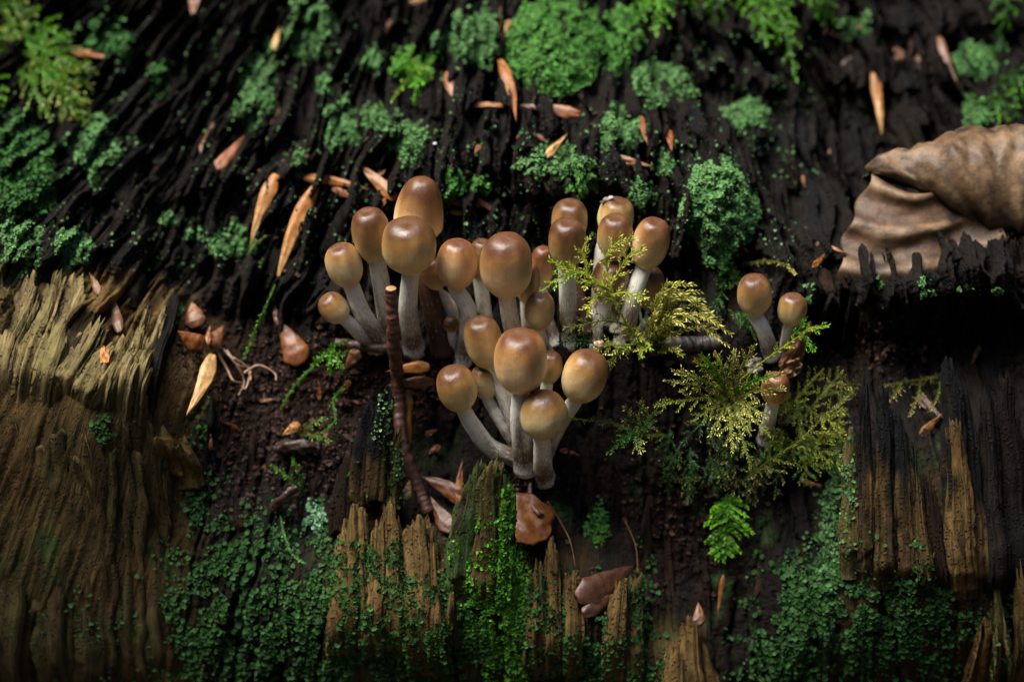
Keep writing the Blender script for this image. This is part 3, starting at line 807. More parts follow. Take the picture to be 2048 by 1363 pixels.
# ------------------------------------------------------------------ lichen scales
def scales(C, Nn, R, col, r, up=0.35, tips=1.5, nv=7):
    """many small lobed scales: centres, normals, radii, colours -> one mesh's arrays"""
    n = len(C)
    Nn = unit(Nn)
    t1 = unit(np.cross(Nn, r.normal(size=(n, 3)))); t2 = np.cross(Nn, t1)
    ang = np.linspace(0, 2 * np.pi, nv, endpoint=False)[None, :] + r.uniform(-.25, .25, (n, nv))
    rr = R[:, None] * r.uniform(0.6, 1.15, (n, nv))
    lift = R[:, None] * (up + r.uniform(-0.35, 0.45, (n, nv)))
    rim = C[:, None] + rr[..., None] * (np.cos(ang)[..., None] * t1[:, None] + np.sin(ang)[..., None] * t2[:, None]) + lift[..., None] * Nn[:, None]
    V = np.concatenate([C[:, None], rim], 1)
    idx = np.arange(n)[:, None] * (nv + 1)
    j = np.arange(nv)
    F = np.stack([np.broadcast_to(idx, (n, nv)), idx + 1 + j, idx + 1 + (j + 1) % nv], -1).reshape(-1, 3)
    c = np.repeat(col[:, None], nv + 1, 1)
    c[:, 1:] = c[:, 1:] * (tips * r.uniform(0.8, 1.15, (n, nv)))[..., None]
    return V.reshape(-1, 3), F, c.reshape(-1, 3)

BLUEG = rgb(0.048, 0.120, 0.034); MIDG = rgb(0.038, 0.122, 0.018); BRIGHT = rgb(0.085, 0.25, 0.014); DEEP = rgb(0.018, 0.070, 0.011); YELG = rgb(0.19, 0.24, 0.045)

def vary(base, n, r, amt=0.35, alt=None):
    c = base * (1 + amt * r.uniform(-1, 1, (n, 1)))
    c = c * (1 + 0.12 * r.normal(size=(n, 3)))
    if alt is not None:
        f = r.random((n, 1)) ** 2
        c = c * (1 - f) + alt * f
    return np.clip(c, 0.004, 0.9)

def clump(label, px, py, rx, ry, dome, size, base, seed, alt=None, group="scaly green lichen clumps on the rear slope", dens=1.0, solid=False):
    r = np.random.default_rng(seed)
    area = math.pi * rx * ry / 1e4
    n = int(min(6500, 2.6 * dens * area / size ** 2))
    q = r.uniform(-1, 1, (n * 2, 2)) * 1.15
    an = np.arctan2(q[:, 1], q[:, 0]); rho = np.hypot(q[:, 0], q[:, 1])
    edge = 0.90 + 0.40 * noise(np.cos(an) * 1.4 + seed, np.sin(an) * 1.4, 81) + 0.22 * noise(np.cos(an) * 4 + seed, np.sin(an) * 4, 82)
    patch = fbm(q[:, 0] * 1.9 + seed, q[:, 1] * 1.9, 83, 3)
    if solid: edge = 0.97 + 0.35 * (edge - 0.9)
    keep = (rho < edge) & ((patch > -0.42 + 0.35 * rho) | solid)
    q = q[keep]; rho = (rho / edge)[keep]
    x = px + q[:, 0] * rx; y = py + q[:, 1] * ry
    u, v, h = hit(x, y); us, vs, hs = hit(x, y, smooth=True)
    hh = np.maximum(h, hs - 0.12) if not solid else np.maximum(h, hs - .05) * .35 + (hs + .34) * .65
    lump = 0.65 + 0.6 * noise(q[:, 0] * rx / 22 + seed, q[:, 1] * ry / 22, 84)
    dz = dome * np.sqrt(np.maximum(0.02, 1 - rho ** 2)) * lump
    n = len(q)
    C = PL(u, v, hh + dz + r.uniform(-0.09, 0.03, n))
    g = 0.9
    Nn = unit(EN * 0.55 + ZW * 0.45 + EX * (g * q[:, :1] * rho[:, None]) - EV * (g * q[:, 1:] * rho[:, None]) + 0.45 * r.normal(size=(n, 3)))
    R = size * r.uniform(0.55, 1.25, n)
    V, F, c = scales(C, Nn, R, vary(base, n, r, 0.4, alt), r)
    # matted body under the scales
    m = 22
    gx, gy = np.meshgrid(np.linspace(-1, 1, m), np.linspace(-1, 1, m))
    dd = np.sqrt(np.maximum(gx ** 2 + gy ** 2, 1e-6)); k = np.maximum(np.abs(gx), np.abs(gy)) / dd
    gx2, gy2 = gx * k * 0.82, gy * k * 0.82
    X = px + gx2 * rx; Y = py + gy2 * ry
    u, v, h = hit(X, Y); _, _, hs = hit(X, Y, smooth=True)
    ro = np.hypot(gx2, gy2) / 0.82
    B = PL(u, v, (np.maximum(h, hs - 0.12) if not solid else hs + .26) + dome * 0.62 * np.sqrt(np.maximum(0, 1 - ro ** 2)) * (0.65 + 0.6 * noise(gx2 * rx / 22 + seed, gy2 * ry / 22, 84)) - 0.10)
    off = len(V)
    V = np.concatenate([V, B.reshape(-1, 3)]); c = np.concatenate([c, np.tile(base * 0.5, (m * m, 1))])
    o = mesh_obj("lichen_clump", V, [F, grid_faces(m, m, off=off)], M_LICHEN, None, origin=ground(px, py), col=c)
    tag(o, label, "lichen", group)
    return o

LC = [
 ("large dense blue-green lichen cushion beside the end of the rear mushroom row", 1440, 415, 76, 108, .50, .040, BLUEG * 1.15, .0),
 ("wide lichen clump under the pale bud scale above the mushrooms", 1110, 330, 74, 44, .26, .038, BLUEG, 0),
 ("lichen tail trailing down from the wide clump to the paired caps", 1172, 372, 38, 34, .16, .034, MIDG, 0),
 ("broadest thick green lichen mat at the crest of the slope", 1112, 95, 104, 112, .5, .045, MIDG, 0),
 ("rounded lichen cushion just across the upright bud scales from the broadest mat", 935, 78, 66, 66, .42, .042, BLUEG, 0),
 ("ragged lichen cushion on the black wood above the tallest mushroom", 816, 282, 44, 52, .28, .036, BLUEG, 0),
 ("steep lichen tuft next to the ragged cushion over the charred wood", 684, 250, 42, 56, .26, .036, BLUEG, 0),
 ("little lichen tuft between two larger tufts on the charred wood", 752, 236, 30, 34, .2, .034, BLUEG, 0),
 ("lichen clump streaked with bright yellow-green moss", 824, 140, 44, 52, .3, .04, MIDG, 1),
 ("long lichen clump running down beside a reddish upright bud scale", 508, 185, 48, 82, .34, .042, BLUEG, 0),
 ("tall soft lichen mat at the head of the slope beside the pale chip", 622, 58, 58, 68, .36, .045, BLUEG, 0),
 ("drooping lichen shelf below the hanging moss fronds", 1330, 175, 74, 48, .3, .042, BLUEG, 0),
 ("lichen tuft standing between the drooping shelf and the wide clump", 1243, 255, 50, 54, .28, .038, BLUEG, 0),
 ("isolated lichen tuft with a single raised stalk in the dark hollow", 1492, 230, 50, 38, .28, .042, BLUEG, 0),
 ("small lichen knob touching the top of the large dense cushion", 1325, 330, 25, 32, .2, .034, BLUEG, 0),
 ("loose lichen scatter behind the cap that carries debris", 1282, 388, 28, 38, .16, .034, BLUEG, 0),
 ("pale leafy lichen tuft beside the two-toned bud scale", 468, 482, 58, 42, .22, .038, BLUEG, 0),
 ("lichen-covered ridge below the bright fern-like moss", 192, 295, 54, 82, .34, .046, BLUEG, 0),
 ("big dim lichen bank under the bright fern-like moss", 42, 340, 82, 130, .5, .05, DEEP, 0),
 ("low lichen crust at the top edge of the grey-brown wood block", 42, 495, 62, 58, .28, .042, BLUEG, 0),
 ("small lichen crust beside the top of the grey-brown wood block", 142, 495, 44, 46, .22, .038, BLUEG, 0),
 ("blurred lichen mound beside the level bud scale behind the fern-like moss", 226, 78, 54, 46, .34, .05, DEEP, 0),
 ("small lichen tuft on the dark ridge above the mushrooms with flecks beneath", 908, 372, 24, 40, .14, .032, MIDG, 0),
 ("tiny lichen tuft on the black wood beside the tallest cap", 962, 368, 26, 20, .12, .032, MIDG, 0),
 ("narrow lichen streak above the crossed orange bud scales", 600, 325, 16, 34, .12, .03, BLUEG, 0),
 ("lichen bank spreading from the broadest mat to the hanging fronds", 1240, 75, 48, 70, .4, .045, MIDG, 0),
 ("faint lichen tuft on the bare black slope over the reddish bud scale", 325, 165, 26, 36, .18, .04, DEEP, 0),
 ("tuft of grey-green lichen on the low spire beside the crumbly humus", 632, 1035, 26, 36, .22, .036, rgb(.09, .19, .1), 0),
 ("small lichen rosette on the black hollow wall beneath the front cluster", 1195, 1050, 28, 52, .06, .032, MIDG, 0),
]
for i, (lb, px, py, rx, ry, dm, sz, bc, al) in enumerate(LC):
    clump(lb, px, py, rx, ry, dm, sz, bc, 400 + i, alt=(BRIGHT if al else bc * rgb(1.7, 1.45, 1.5)), solid=i in (0, 3))
# crumbs of lichen
CR = "crumb of bright green lichen "
for i, (px, py, rx, ry, lb) in enumerate([(1615, 572, 9, 8, "on the charred rim above the smaller lone mushroom"), (1612, 600, 8, 8, "touching the cap of the smaller lone mushroom"), (1760, 565, 8, 14, "on the charred rim under the pleated leaf"),
    (1845, 562, 8, 14, "upper one of a touching pair on the charred rim"), (1850, 588, 13, 9, "lower one of a touching pair on the charred rim"), (1920, 580, 8, 6, "smallest one on the charred rim under the rolled leaf"), (1995, 582, 14, 9, "widest one on the charred rim under the rolled leaf"),
    (338, 440, 16, 20, "on a bare dark ridge behind the grey-brown wood block"), (395, 470, 22, 18, "next to the pale leafy lichen tuft"), (540, 90, 16, 22, "above the long lichen clump by the pale chip"), (650, 170, 18, 24, "over the steep lichen tuft"),
    (1420, 520, 20, 12, "under the large dense lichen cushion"), (360, 620, 8, 16, "near the tip of the thin black splinter"), (345, 640, 8, 12, "on the side of the thin black splinter"), (745, 120, 24, 24, "between the soft mat and the moss-streaked clump"),
    (1700, 60, 30, 26, "dim among the shaded bud scales"), (1950, 120, 60, 40, "dim and broad under the shaded moss fronds"), (1960, 230, 44, 34, "dim and low just above the curled dry leaf")]):
    clump(CR + lb, px, py, rx, ry, .12, .034, BLUEG * 1.15, 460 + i, alt=BLUEG * 2, group="lichen crumbs on charred wood")

# crusts of rounded green scales over the front face
def crust(label, blobs, size, base, alt, seed, dens=1.0, hidip=0.0, spires=()):
    r = np.random.default_rng(seed)
    Cs = []; Ns = []
    for (cx, cy, rx, ry, d) in blobs:
        n = int(d * dens * 3.14 * rx * ry / 1e4 / size ** 2 * 0.8)
        q = r.normal(size=(n, 2)) * 0.55
        x = cx + q[:, 0] * rx; y = cy + q[:, 1] * ry
        p = fbm(x / 55, y / 55, seed, 4)
        k = p > -0.12 + 0.25 * (np.hypot(q[:, 0], q[:, 1]) - 0.6)
        x, y = x[k], y[k]
        u, v, h = hit(x, y); _, _, hs = hit(x, y, True)
        Cs.append(PL(u, v, np.maximum(h, hs - .15) + 0.02 + r.uniform(0, .05, len(x)))); Ns.append(unit(EN * 0.8 + ZW * 0.25 + 0.4 * r.normal(size=(len(x), 3))))
    for (key, lo, hi, side, d) in spires:
        V, Nr, _ = FS[key]; nl, ns, _ = V.shape
        S = np.linalg.norm(V - V[:1], axis=-1); S = S / S.max()
        m = int(d * 900)
        i = r.integers(0, nl - 1, m); j = r.integers(0, ns, m); f = r.random((m, 1)); f2 = r.random((m, 1))
        p = (V[i, j] * (1 - f) + V[i + 1, j] * f) * (1 - f2) + (V[i, (j + 1) % ns] * (1 - f) + V[i + 1, (j + 1) % ns] * f) * f2
        nr = unit(Nr[i, j]); s = S[i, j]
        cond = (s > lo) & (s < hi) & (nr @ EN > -0.3) & ((nr @ EX) * side > -0.35 if side else True)
        cond &= fbm(p[:, 0] * 1.8, p[:, 2] * 1.8, seed + 3, 3) > -0.15
        Cs.append(p[cond] + nr[cond] * 0.015); Ns.append(unit(nr[cond] + 0.4 * r.normal(size=(cond.sum(), 3))))
    C = np.concatenate(Cs); Nn = np.concatenate(Ns); n = len(C)
    V, F, c = scales(C, Nn, size * (0.45 + 1.3 * r.random(n) ** 2), vary(base, n, r, 0.4, alt), r, up=0.15, tips=1.25)
    o = mesh_obj("lichen_crust", V, F, M_LICHEN, None, col=c)
    tag(o, label, "lichen", None, "stuff")

crust("crust of rounded green lichen scales over the pale splintered spires", [(760, 1200, 150, 150, 1.0), (650, 1180, 90, 170, .6), (900, 1260, 120, 130, 1.2), (720, 1330, 200, 60, 1.0), (560, 1260, 60, 120, .3)], .038, MIDG * .42, DEEP * 1.0, 501,
      spires=[('b1', .0, .78, 0, 4), ('b2', 0, .78, 0, 4), ('b3', 0, .75, 0, 2.4), ('c1', 0, .7, 0, 4), ('c2', 0, .7, 0, 3.6), ('c3', 0, .5, 0, .6), ('a1', 0, .5, 0, .15), ('a2', .1, .9, 1, .12), ('a3', .1, .9, 1, .25)])
crust("bright fine green lichen mantle down the tallest mossy front spire", [(990, 1180, 70, 160, 1.6), (1020, 1290, 90, 100, 1.2)], .028, BRIGHT * 1.0, MIDG, 502, spires=[('d3', .0, .97, 1, 6), ('d3', .0, .85, 0, 4), ('d2', .0, .62, 0, 3), ('d1', .0, .45, 0, .6), ('d2', .7, 1.0, 1, .3)])
crust("green lichen scales around the stubby spires below the shiny leaf", [(1110, 1260, 100, 110, 1.3), (1200, 1310, 100, 70, 1.2), (1285, 1200, 30, 90, .9), (1270, 1320, 60, 60, 1.0)], .038, MIDG * .42, DEEP * 1.0, 503,
      spires=[('e1', 0, .85, 0, 1.8), ('e2', 0, .75, 0, 1.8), ('f', 0, .6, 0, 1.0), ('g2', 0, .9, 1, 1.6), ('g1', 0, .6, 0, .8)])
crust("dim green lichen scales beside the brown wood face of the left block", [(470, 1130, 110, 120, 1.2), (430, 1270, 130, 110, 1.2), (400, 1010, 40, 60, .6), (200, 860, 22, 44, .9), (180, 1290, 160, 90, .35), (400, 860, 26, 60, .3)], .042, DEEP * .7, MIDG * .5, 504)
crust("spreading green lichen scales under the dark-tipped spires", [(1640, 1200, 130, 120, 1.1), (1760, 1250, 130, 120, 1.2), (1880, 1250, 90, 110, .8), (1560, 1300, 110, 80, .8), (2010, 1260, 60, 100, .4)], .042, DEEP * .7, MIDG * .5, 505, spires=[('r1', 0, .3, 0, .5), ('r2', 0, .3, 0, .5), ('r3', 0, .3, 0, .5), ('r4', 0, .35, 0, .5), ('r13', 0, .7, 0, .3)])
crust("pale blue-green lichen fringe along the outer edge of the dark-tipped spire", [(1672, 930, 16, 90, 1.6), (1660, 1030, 22, 90, 1.2), (1640, 1130, 40, 60, 1.0)], .036, BLUEG * .7, BLUEG * 1.3, 506, spires=[('r0', .1, .98, -1, .8)])
crust("strip of pale branching lichen on the splintered spires beside the twig", [], .030, rgb(.10, .20, .07), rgb(.2, .32, .13), 508, spires=[('a2', .62, 1.0, 1, 1.1), ('a3', .45, 1.0, 0, .9)])
crust("fine lichen flecks scattered over the charred rear slope", [(x, y, 120, 110, .03) for x in range(100, 1700, 160) for y in (120, 300, 470)], .026, BLUEG, BLUEG * 1.8, 507)

# ------------------------------------------------------------------ feather mosses
def leaflets(P, D, side, up, L, W, col):
    """small pointed leaves at P towards D; arrays of equal length"""
    a = P; b = P + D * L * 0.45 + side * W + up * L * 0.06; c_ = P + D * L + up * L * 0.05; d = P + D * L * 0.45 - side * W + up * L * 0.06
    V = np.stack([a, b, c_, d], 1)
    n = len(P); i = np.arange(n)[:, None] * 4
    F = i + np.array([[0, 1, 2, 3]])
    c = np.repeat(col[:, None], 4, 1); c[:, 2] = c[:, 2] * 1.35
    return V.reshape(-1, 3), F, c.reshape(-1, 3)

def frond(root, path, bl, nb, base, tip, seed, leaf=0.105, width=0.012, nrm=None, ang=50, curl=0.0, stem_r=0.017, dens=1.0, lo=0.08, pin=True):
    """pinnate moss frond along a path of world points"""
    r = np.random.default_rng(seed)
    P = bez(path, 60); T = unit(np.gradient(P, axis=0))
    nn = EN if nrm is None else nrm
    L = np.linalg.norm(np.diff(P, axis=0), axis=1).sum()
    pts = []; dirs = []; ups = []; tt = []
    def shoot(Q, t0, t1, d):
        n = max(3, int(np.linalg.norm(np.diff(Q, axis=0), axis=1).sum() / (leaf * 0.27) * d * dens))
        f = np.linspace(0, 1, n); i = np.minimum((f * (len(Q) - 1)).astype(int), len(Q) - 2); w = (f * (len(Q) - 1) - i)[:, None]
        p = Q[i] * (1 - w) + Q[i + 1] * w
        t = unit(np.gradient(Q, axis=0))[i]
        sd = unit(np.cross(t, nn + 0.3 * r.normal(size=3)))
        sg = np.where(np.arange(n) % 2 == 0, 1, -1)[:, None]
        dd = unit(t * 0.85 + sg * sd * r.uniform(.3, .7, (n, 1)) + nn * r.uniform(-.25, .45, (n, 1)))
        pts.append(p); dirs.append(dd); ups.append(np.broadcast_to(nn, dd.shape)); tt.append(t0 + (t1 - t0) * f)
    shoot(P, 0, 0.75, 0.9)
    lines = [(P, stem_r)]
    if pin:
        nb = max(5, int(nb * .55))
        for k in range(nb):
            f = lo + (0.97 - lo) * (k + r.uniform(-.3, .3)) / nb
            i = int(np.clip(f * 59, 0, 58))
            env = bl * (math.sin(math.pi * min(1, 0.18 + 0.82 * f) ** 0.9) * 0.9 + 0.12) * r.uniform(.65, 1.15)
            sd = unit(np.cross(T[i], nn)) * (1 if k % 2 else -1)
            a = math.radians(ang + r.uniform(-12, 12))
            d0 = unit(T[i] * math.cos(a) + sd * math.sin(a) + nn * r.uniform(-.25, .35))
            m = 7; s = np.linspace(0, 1, m)[:, None]
            Q = P[i] + d0 * env * s + T[i] * env * 0.22 * s ** 2 - ZW * env * curl * s ** 2
            shoot(Q, 0.25, 1.0, 1.0)
            lines.append((Q, stem_r * 0.55))
    pts = np.concatenate(pts); dirs = np.concatenate(dirs); ups = np.concatenate(ups); tt = np.concatenate(tt)
    n = len(pts)
    side = unit(np.cross(dirs, ups + 0.5 * r.normal(size=(n, 3))))
    col = lerp(base, tip, np.clip(tt ** 1.5 + 0.18 * r.normal(size=n), 0, 1)) * (1 + 0.25 * r.uniform(-1, 1, (n, 1)))
    V, F, c = leaflets(pts, dirs, side, ups, (leaf * r.uniform(.7, 1.25, n) * (1 - 0.35 * tt))[:, None], (width * r.uniform(.7, 1.2, n))[:, None], col)
    Fs = [F]
    for Q, rad in lines:
        v2, f2, s2, _ = tube(Q, np.linspace(rad, rad * 0.4, len(Q)), 5, close=False)
        Fs += [f + len(V) for f in f2]; V = np.concatenate([V, v2]); c = np.concatenate([c, np.tile(base * 0.8, (len(v2), 1))])
    return mesh_obj("frond", V, Fs, M_MOSS, root, col=c)

def pxp(*pts):
    return [PX(a, b, h) for a, b, h in pts]

YG = rgb(.36, .41, .03); PALE = rgb(.72, .64, .18); GOLD = rgb(.58, .44, .11); GRN = rgb(.06, .20, .010); VIV = rgb(.17, .46, .012); DGR = rgb(.02, .065, .012); OLV = rgb(.13, .155, .02)

g1 = empty("feather_moss", ground(1290, 705), "upright yellow-green feather moss sprig crossing the rear mushroom stems", "moss")
frond(g1, pxp((1300, 705, -.7), (1270, 670, -.1), (1240, 625, .35), (1222, 580, .55), (1214, 535, .6)), .30, 12, YG, PALE, 601, leaf=.12, width=.017, stem_r=.026)
for i, (pts, b_, n_, t_) in enumerate([
    (((1222, 590, .55), (1190, 560, .7), (1160, 545, .75), (1120, 555, .8), (1085, 582, .8)), .28, 14, VIV),
    (((1160, 547, .75), (1130, 538, .8), (1100, 518, .8)), .16, 8, VIV),
    (((1175, 555, .75), (1172, 525, .8), (1165, 500, .85), (1182, 472, .85)), .14, 8, YG),
    (((1214, 540, .6), (1214, 510, .7), (1240, 482, .75), (1272, 478, .8)), .22, 12, YG),
    (((1222, 570, .6), (1245, 530, .7), (1262, 508, .75), (1290, 497, .8)), .22, 12, YG),
    (((1225, 590, .55), (1250, 585, .7), (1272, 592, .75), (1294, 597, .8)), .2, 10, PALE),
    (((1222, 580, .55), (1200, 570, .7), (1178, 565, .75), (1166, 575, .8)), .16, 8, PALE),
    (((1225, 600, .5), (1195, 592, .65), (1178, 610, .7), (1176, 630, .7)), .16, 9, YG),
    (((1255, 650, .2), (1215, 640, .4), (1165, 650, .5), (1130, 655, .5)), .22, 12, OLV),
    (((1290, 685, -.2), (1250, 690, .1), (1215, 690, .3), (1190, 700, .35)), .2, 14, PALE),
    (((1270, 672, -.1), (1300, 690, .2), (1280, 705, .35), (1284, 712, .35)), .1, 6, VIV),
    (((1260, 690, .0), (1230, 712, .2), (1210, 738, .2)), .18, 10, OLV),
    (((1200, 690, -.3), (1160, 680, -.1), (1120, 685, 0)), .22, 12, DGR)]):
    frond(g1, pxp(*pts), b_ * 1.1, n_ + 5, YG if t_ is not OLV and t_ is not DGR else t_, t_ if t_ is not YG else PALE, 610 + i, leaf=.115, width=.014, stem_r=.022)

g2 = empty("arching_moss", ground(1320, 700), "tuft of olive moss plumes arching over the dark ridged twig", "moss")
rm = np.random.default_rng(62)
for i, (x, y, hx, hy) in enumerate([(1385, 568, 1330, 572), (1400, 582, 1335, 590), (1405, 600, 1345, 598), (1425, 628, 1365, 595), (1440, 640, 1375, 610), (1445, 655, 1380, 625), (1462, 668, 1400, 630), (1430, 660, 1370, 640), (1395, 640, 1350, 625), (1345, 575, 1312, 600), (1365, 650, 1340, 640), (1455, 690, 1400, 655), (1415, 615, 1350, 585), (1325, 600, 1305, 640)]):
    b0 = (1300 + rm.uniform(-12, 20), 695 + rm.uniform(-8, 8), -.6)
    frond(g2, pxp(b0, (1305 + (hx - 1305) * .35, 690 + (hy - 690) * .55, 0), (hx, hy, .35), (x, y, .35 + rm.uniform(-.2, .2))), .13, 18, OLV if i % 3 else YG * .8, GOLD if i % 2 else PALE, 640 + i, ang=24, leaf=.14, width=.016)
for i, (x, y) in enumerate([(1290, 640), (1270, 655), (1330, 650), (1310, 660), (1250, 668), (1285, 672), (1340, 672), (1362, 702), (1365, 710)]):
    frond(g2, pxp((1302, 705, -.7), ((1302 + x) / 2 + 6, (700 + y) / 2 - 8, -.1), (x, y, .2)), .16, 12, OLV, PALE * .8 if i % 2 else YG, 660 + i, ang=38)

g3 = empty("feather_moss", ground(1450, 800), "large rosette of feathery moss around the translucent mushroom", "moss")
for i, (x, y, t_, s_) in enumerate([(1402, 708, VIV, .24), (1330, 760, PALE, .32), (1345, 740, PALE, .26), (1310, 810, YG, .34), (1430, 705, GOLD, .24), (1470, 700, PALE, .28), (1510, 690, GOLD, .30), (1575, 745, GOLD, .2), (1545, 748, VIV, .16), (1568, 778, PALE, .26), (1535, 835, PALE, .34), (1465, 905, PALE, .34), (1500, 870, PALE, .30), (1420, 870, PALE, .26), (1390, 720, YG, .24), (1380, 845, OLV, .3), (1360, 890, DGR, .34), (1540, 870, OLV, .34), (1500, 930, OLV, .3)]):
    dx, dy = x - 1460, y - 800
    frond(g3, pxp((1460 + rm.uniform(-14, 14), 805 + rm.uniform(-14, 14), -.7), (1460 + dx * .45, 800 + dy * .5 - 8, -.05), (x, y, .25 + rm.uniform(-.25, .2))), s_ * .95, 17, (OLV * 1.25 if t_ is not VIV else GRN) if t_ is not DGR else DGR, t_, 680 + i, ang=46, leaf=.11, width=.013, stem_r=.02)
frond(g3, pxp((1480, 760, -.5), (1530, 720, 0), (1580, 685, .3), (1620, 658, .45), (1655, 652, .5)), .24, 14, YG, VIV, 699, lo=.35)
frond(g3, pxp((1590, 668, .35), (1602, 655, .45), (1612, 636, .5)), .1, 6, GRN, VIV, 700)
frond(g3, pxp((1610, 675, .35), (1620, 690, .42), (1628, 704, .45)), .1, 6, GRN, VIV, 701)

g4 = empty("feather_moss", ground(1600, 850), "olive moss mat spreading from the rosette towards the dark-tipped spire", "moss")
for i in range(18):
    a = rm.uniform(0, 1); x0, y0 = 1590 + rm.uniform(-70, 60), 850 + rm.uniform(-60, 60)
    x, y = x0 + rm.uniform(-60, 90), y0 + rm.uniform(-60, 70)
    b = ground(x0, y0, -.02)
    e = ground(x, y, .28 + rm.uniform(0, .3)); m_ = (b + e) / 2 + EN * .15
    frond(g4, [b, m_, e], .3, 14, OLV * rm.uniform(.7, 1.2), [OLV * 1.6, YG, GRN][i % 3], 720 + i, ang=45)
frond(g4, pxp((1490, 960, -.7), (1540, 920, -.3), (1600, 880, 0), (1650, 830, .15), (1690, 800, .2)), .42, 22, OLV, OLV * 1.8, 750, ang=55)
for i, (x, y) in enumerate([(1640, 740), (1680, 745), (1700, 780), (1660, 770), (1620, 765), (1690, 820)]):
    frond(g4, [ground(x - 50, y + 60, 0), ground(x - 20, y + 20, .3), ground(x, y, .3)], .26, 12, OLV, [YG, OLV * 1.5][i % 2], 755 + i)

g5 = empty("hanging_moss", ground(1470, 930), "dark straggling moss hanging below the rosette", "moss")
for i in range(22):
    x0, y0 = 1450 + rm.uniform(-110, 110), 890 + rm.uniform(-40, 40)
    x, y = x0 + rm.uniform(-40, 40), y0 + rm.uniform(40, 120)
    frond(g5, [ground(x0, y0, 0), ground((x + x0) / 2, (y + y0) / 2 - 10, .25), ground(x, y, .22)], .26, 13, DGR * rm.uniform(.8, 1.6), [OLV, DGR * 2, PALE * .8][i % 3], 770 + i, ang=45)
g6 = empty("fern_moss", ground(1452, 1010), "flat vivid green fern-like moss frond hanging over the black hollow", "moss")
frond(g6, [ground(1455, 985, 0), ground(1455, 1020, .35), ground(1450, 1070, .35), ground(1446, 1120, .25)], .52, 40, GRN, VIV * .85, 800, ang=62, leaf=.12, width=.026, dens=1.6)
g7 = empty("moss_sprig", ground(1290, 880), "creeping brown-tipped moss shoot reaching towards the front cluster", "moss")
frond(g7, pxp((1330, 870, -1.0), (1280, 868, -.4), (1220, 845, -.1), (1140, 836, .1)), .13, 20, OLV, OLV * 1.4, 801, lo=.02)
for i, (x, y, t_) in enumerate([(1250, 812, GOLD * .6), (1285, 800, GOLD * .6), (1330, 800, GOLD * .7), (1215, 905, VIV * .7), (1280, 905, PALE), (1240, 880, GRN), (1310, 840, OLV)]):
    frond(g7, pxp((1275 + rm.uniform(-25, 30), 862, -.4), ((1275 + x) / 2, (862 + y) / 2, -.15), (x, y, .0)), .18, 10, DGR * 1.6, t_, 803 + i)

def sprig(label, pts, bl, nb, base, tip, seed, extra=(), name="moss_sprig", **kw):
    g = empty(name, pts[0], label, "moss")
    frond(g, pts, bl, nb, base, tip, seed, **kw)
    for j, (p2, b2, n2) in enumerate(extra):
        frond(g, p2, b2, n2, base, tip, seed + 40 + j, **kw)
    return g

sprig("stringy green moss shoot hanging from the tip of an orange bud scale", [ground(555, 570, .5), ground(535, 620, .7), ground(515, 670, .75), ground(495, 715, .55)], .06, 26, GRN * .8, VIV * .8, 820, lo=.35, leaf=.07)
sprig("star-shaped vivid moss shoot beside the lying dark twig", [ground(668, 725, .2), ground(660, 705, .5), ground(672, 690, .65)], .12, 8, GRN, VIV, 821, extra=[([ground(664, 700, .5), ground(685, 708, .65), ground(700, 702, .65)], .08, 6), ([ground(664, 702, .5), ground(665, 722, .65), ground(662, 745, .6)], .08, 6), ([ground(664, 702, .5), ground(680, 722, .65), ground(690, 738, .6)], .08, 6), ([ground(664, 702, .5), ground(645, 715, .6), ground(632, 728, .6)], .08, 6), ([ground(670, 690, .6), ground(690, 684, .7), ground(704, 682, .7)], .06, 6)])
sprig("thin moss shoot creeping over the crumbly humus", [ground(630, 730, .2), ground(605, 755, .3), ground(580, 790, .3), ground(565, 815, .25)], .06, 20, GRN * .8, GRN * 1.5, 822, leaf=.06)
sprig("curved moss shoot along the splintered spire foot", [ground(690, 770, .3), ground(670, 800, .45), ground(672, 840, .45), ground(640, 870, .4)], .07, 18, GRN * .7, GRN * 1.3, 823, leaf=.07)
sprig("small moss tuft between humus crumbs and bark chips", [ground(605, 880, .1), ground(620, 850, .4), ground(655, 835, .45)], .1, 14, OLV, GRN * 1.6, 824, extra=[([ground(610, 870, .2), ground(635, 870, .4), ground(660, 880, .35)], .08, 10)])
sprig("bright-tipped moss shoot pointing out of the dark hollow", [ground(610, 985, .1), ground(585, 955, .4), ground(548, 928, .5)], .08, 14, DGR * 2, VIV * .9, 825, extra=[([ground(605, 975, .1), ground(600, 940, .4), ground(590, 915, .45)], .1, 10)])
sprig("dangling moss string before the dark splinters", [ground(562, 1030, .1), ground(572, 1070, .35), ground(590, 1105, .4), ground(612, 1122, .4)], .06, 20, DGR * 2, GRN * 1.4, 826, leaf=.07)
sprig("yellowish moss runner curling beside the leafy lichen tuft", [ground(500, 505, .2), ground(530, 475, .35), ground(560, 468, .4), ground(590, 490, .4)], .04, 16, OLV, YG * .8, 827, leaf=.06)
sprig("golden moss shoot between the lichen cushion and the lone pair", [ground(1480, 530, .1), ground(1530, 522, .4), ground(1570, 530, .5), ground(1585, 548, .45)], .06, 18, OLV, GOLD * .8, 828)
g8 = empty("feather_moss", ground(1440, 600), "shaded moss bed between the arching plumes and the lone pair", "moss")
for i in range(16):
    x0, y0 = 1450 + rm.uniform(-50, 60), 620 + rm.uniform(-80, 60); x, y = x0 + rm.uniform(-50, 50), y0 + rm.uniform(-50, 50)
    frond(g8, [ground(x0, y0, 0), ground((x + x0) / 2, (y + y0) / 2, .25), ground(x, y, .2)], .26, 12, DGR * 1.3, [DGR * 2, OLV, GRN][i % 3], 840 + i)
g9 = empty("moss_sprig", ground(1850, 790), "dry straw-coloured moss branch in the gap between the dark-tipped spires", "moss")
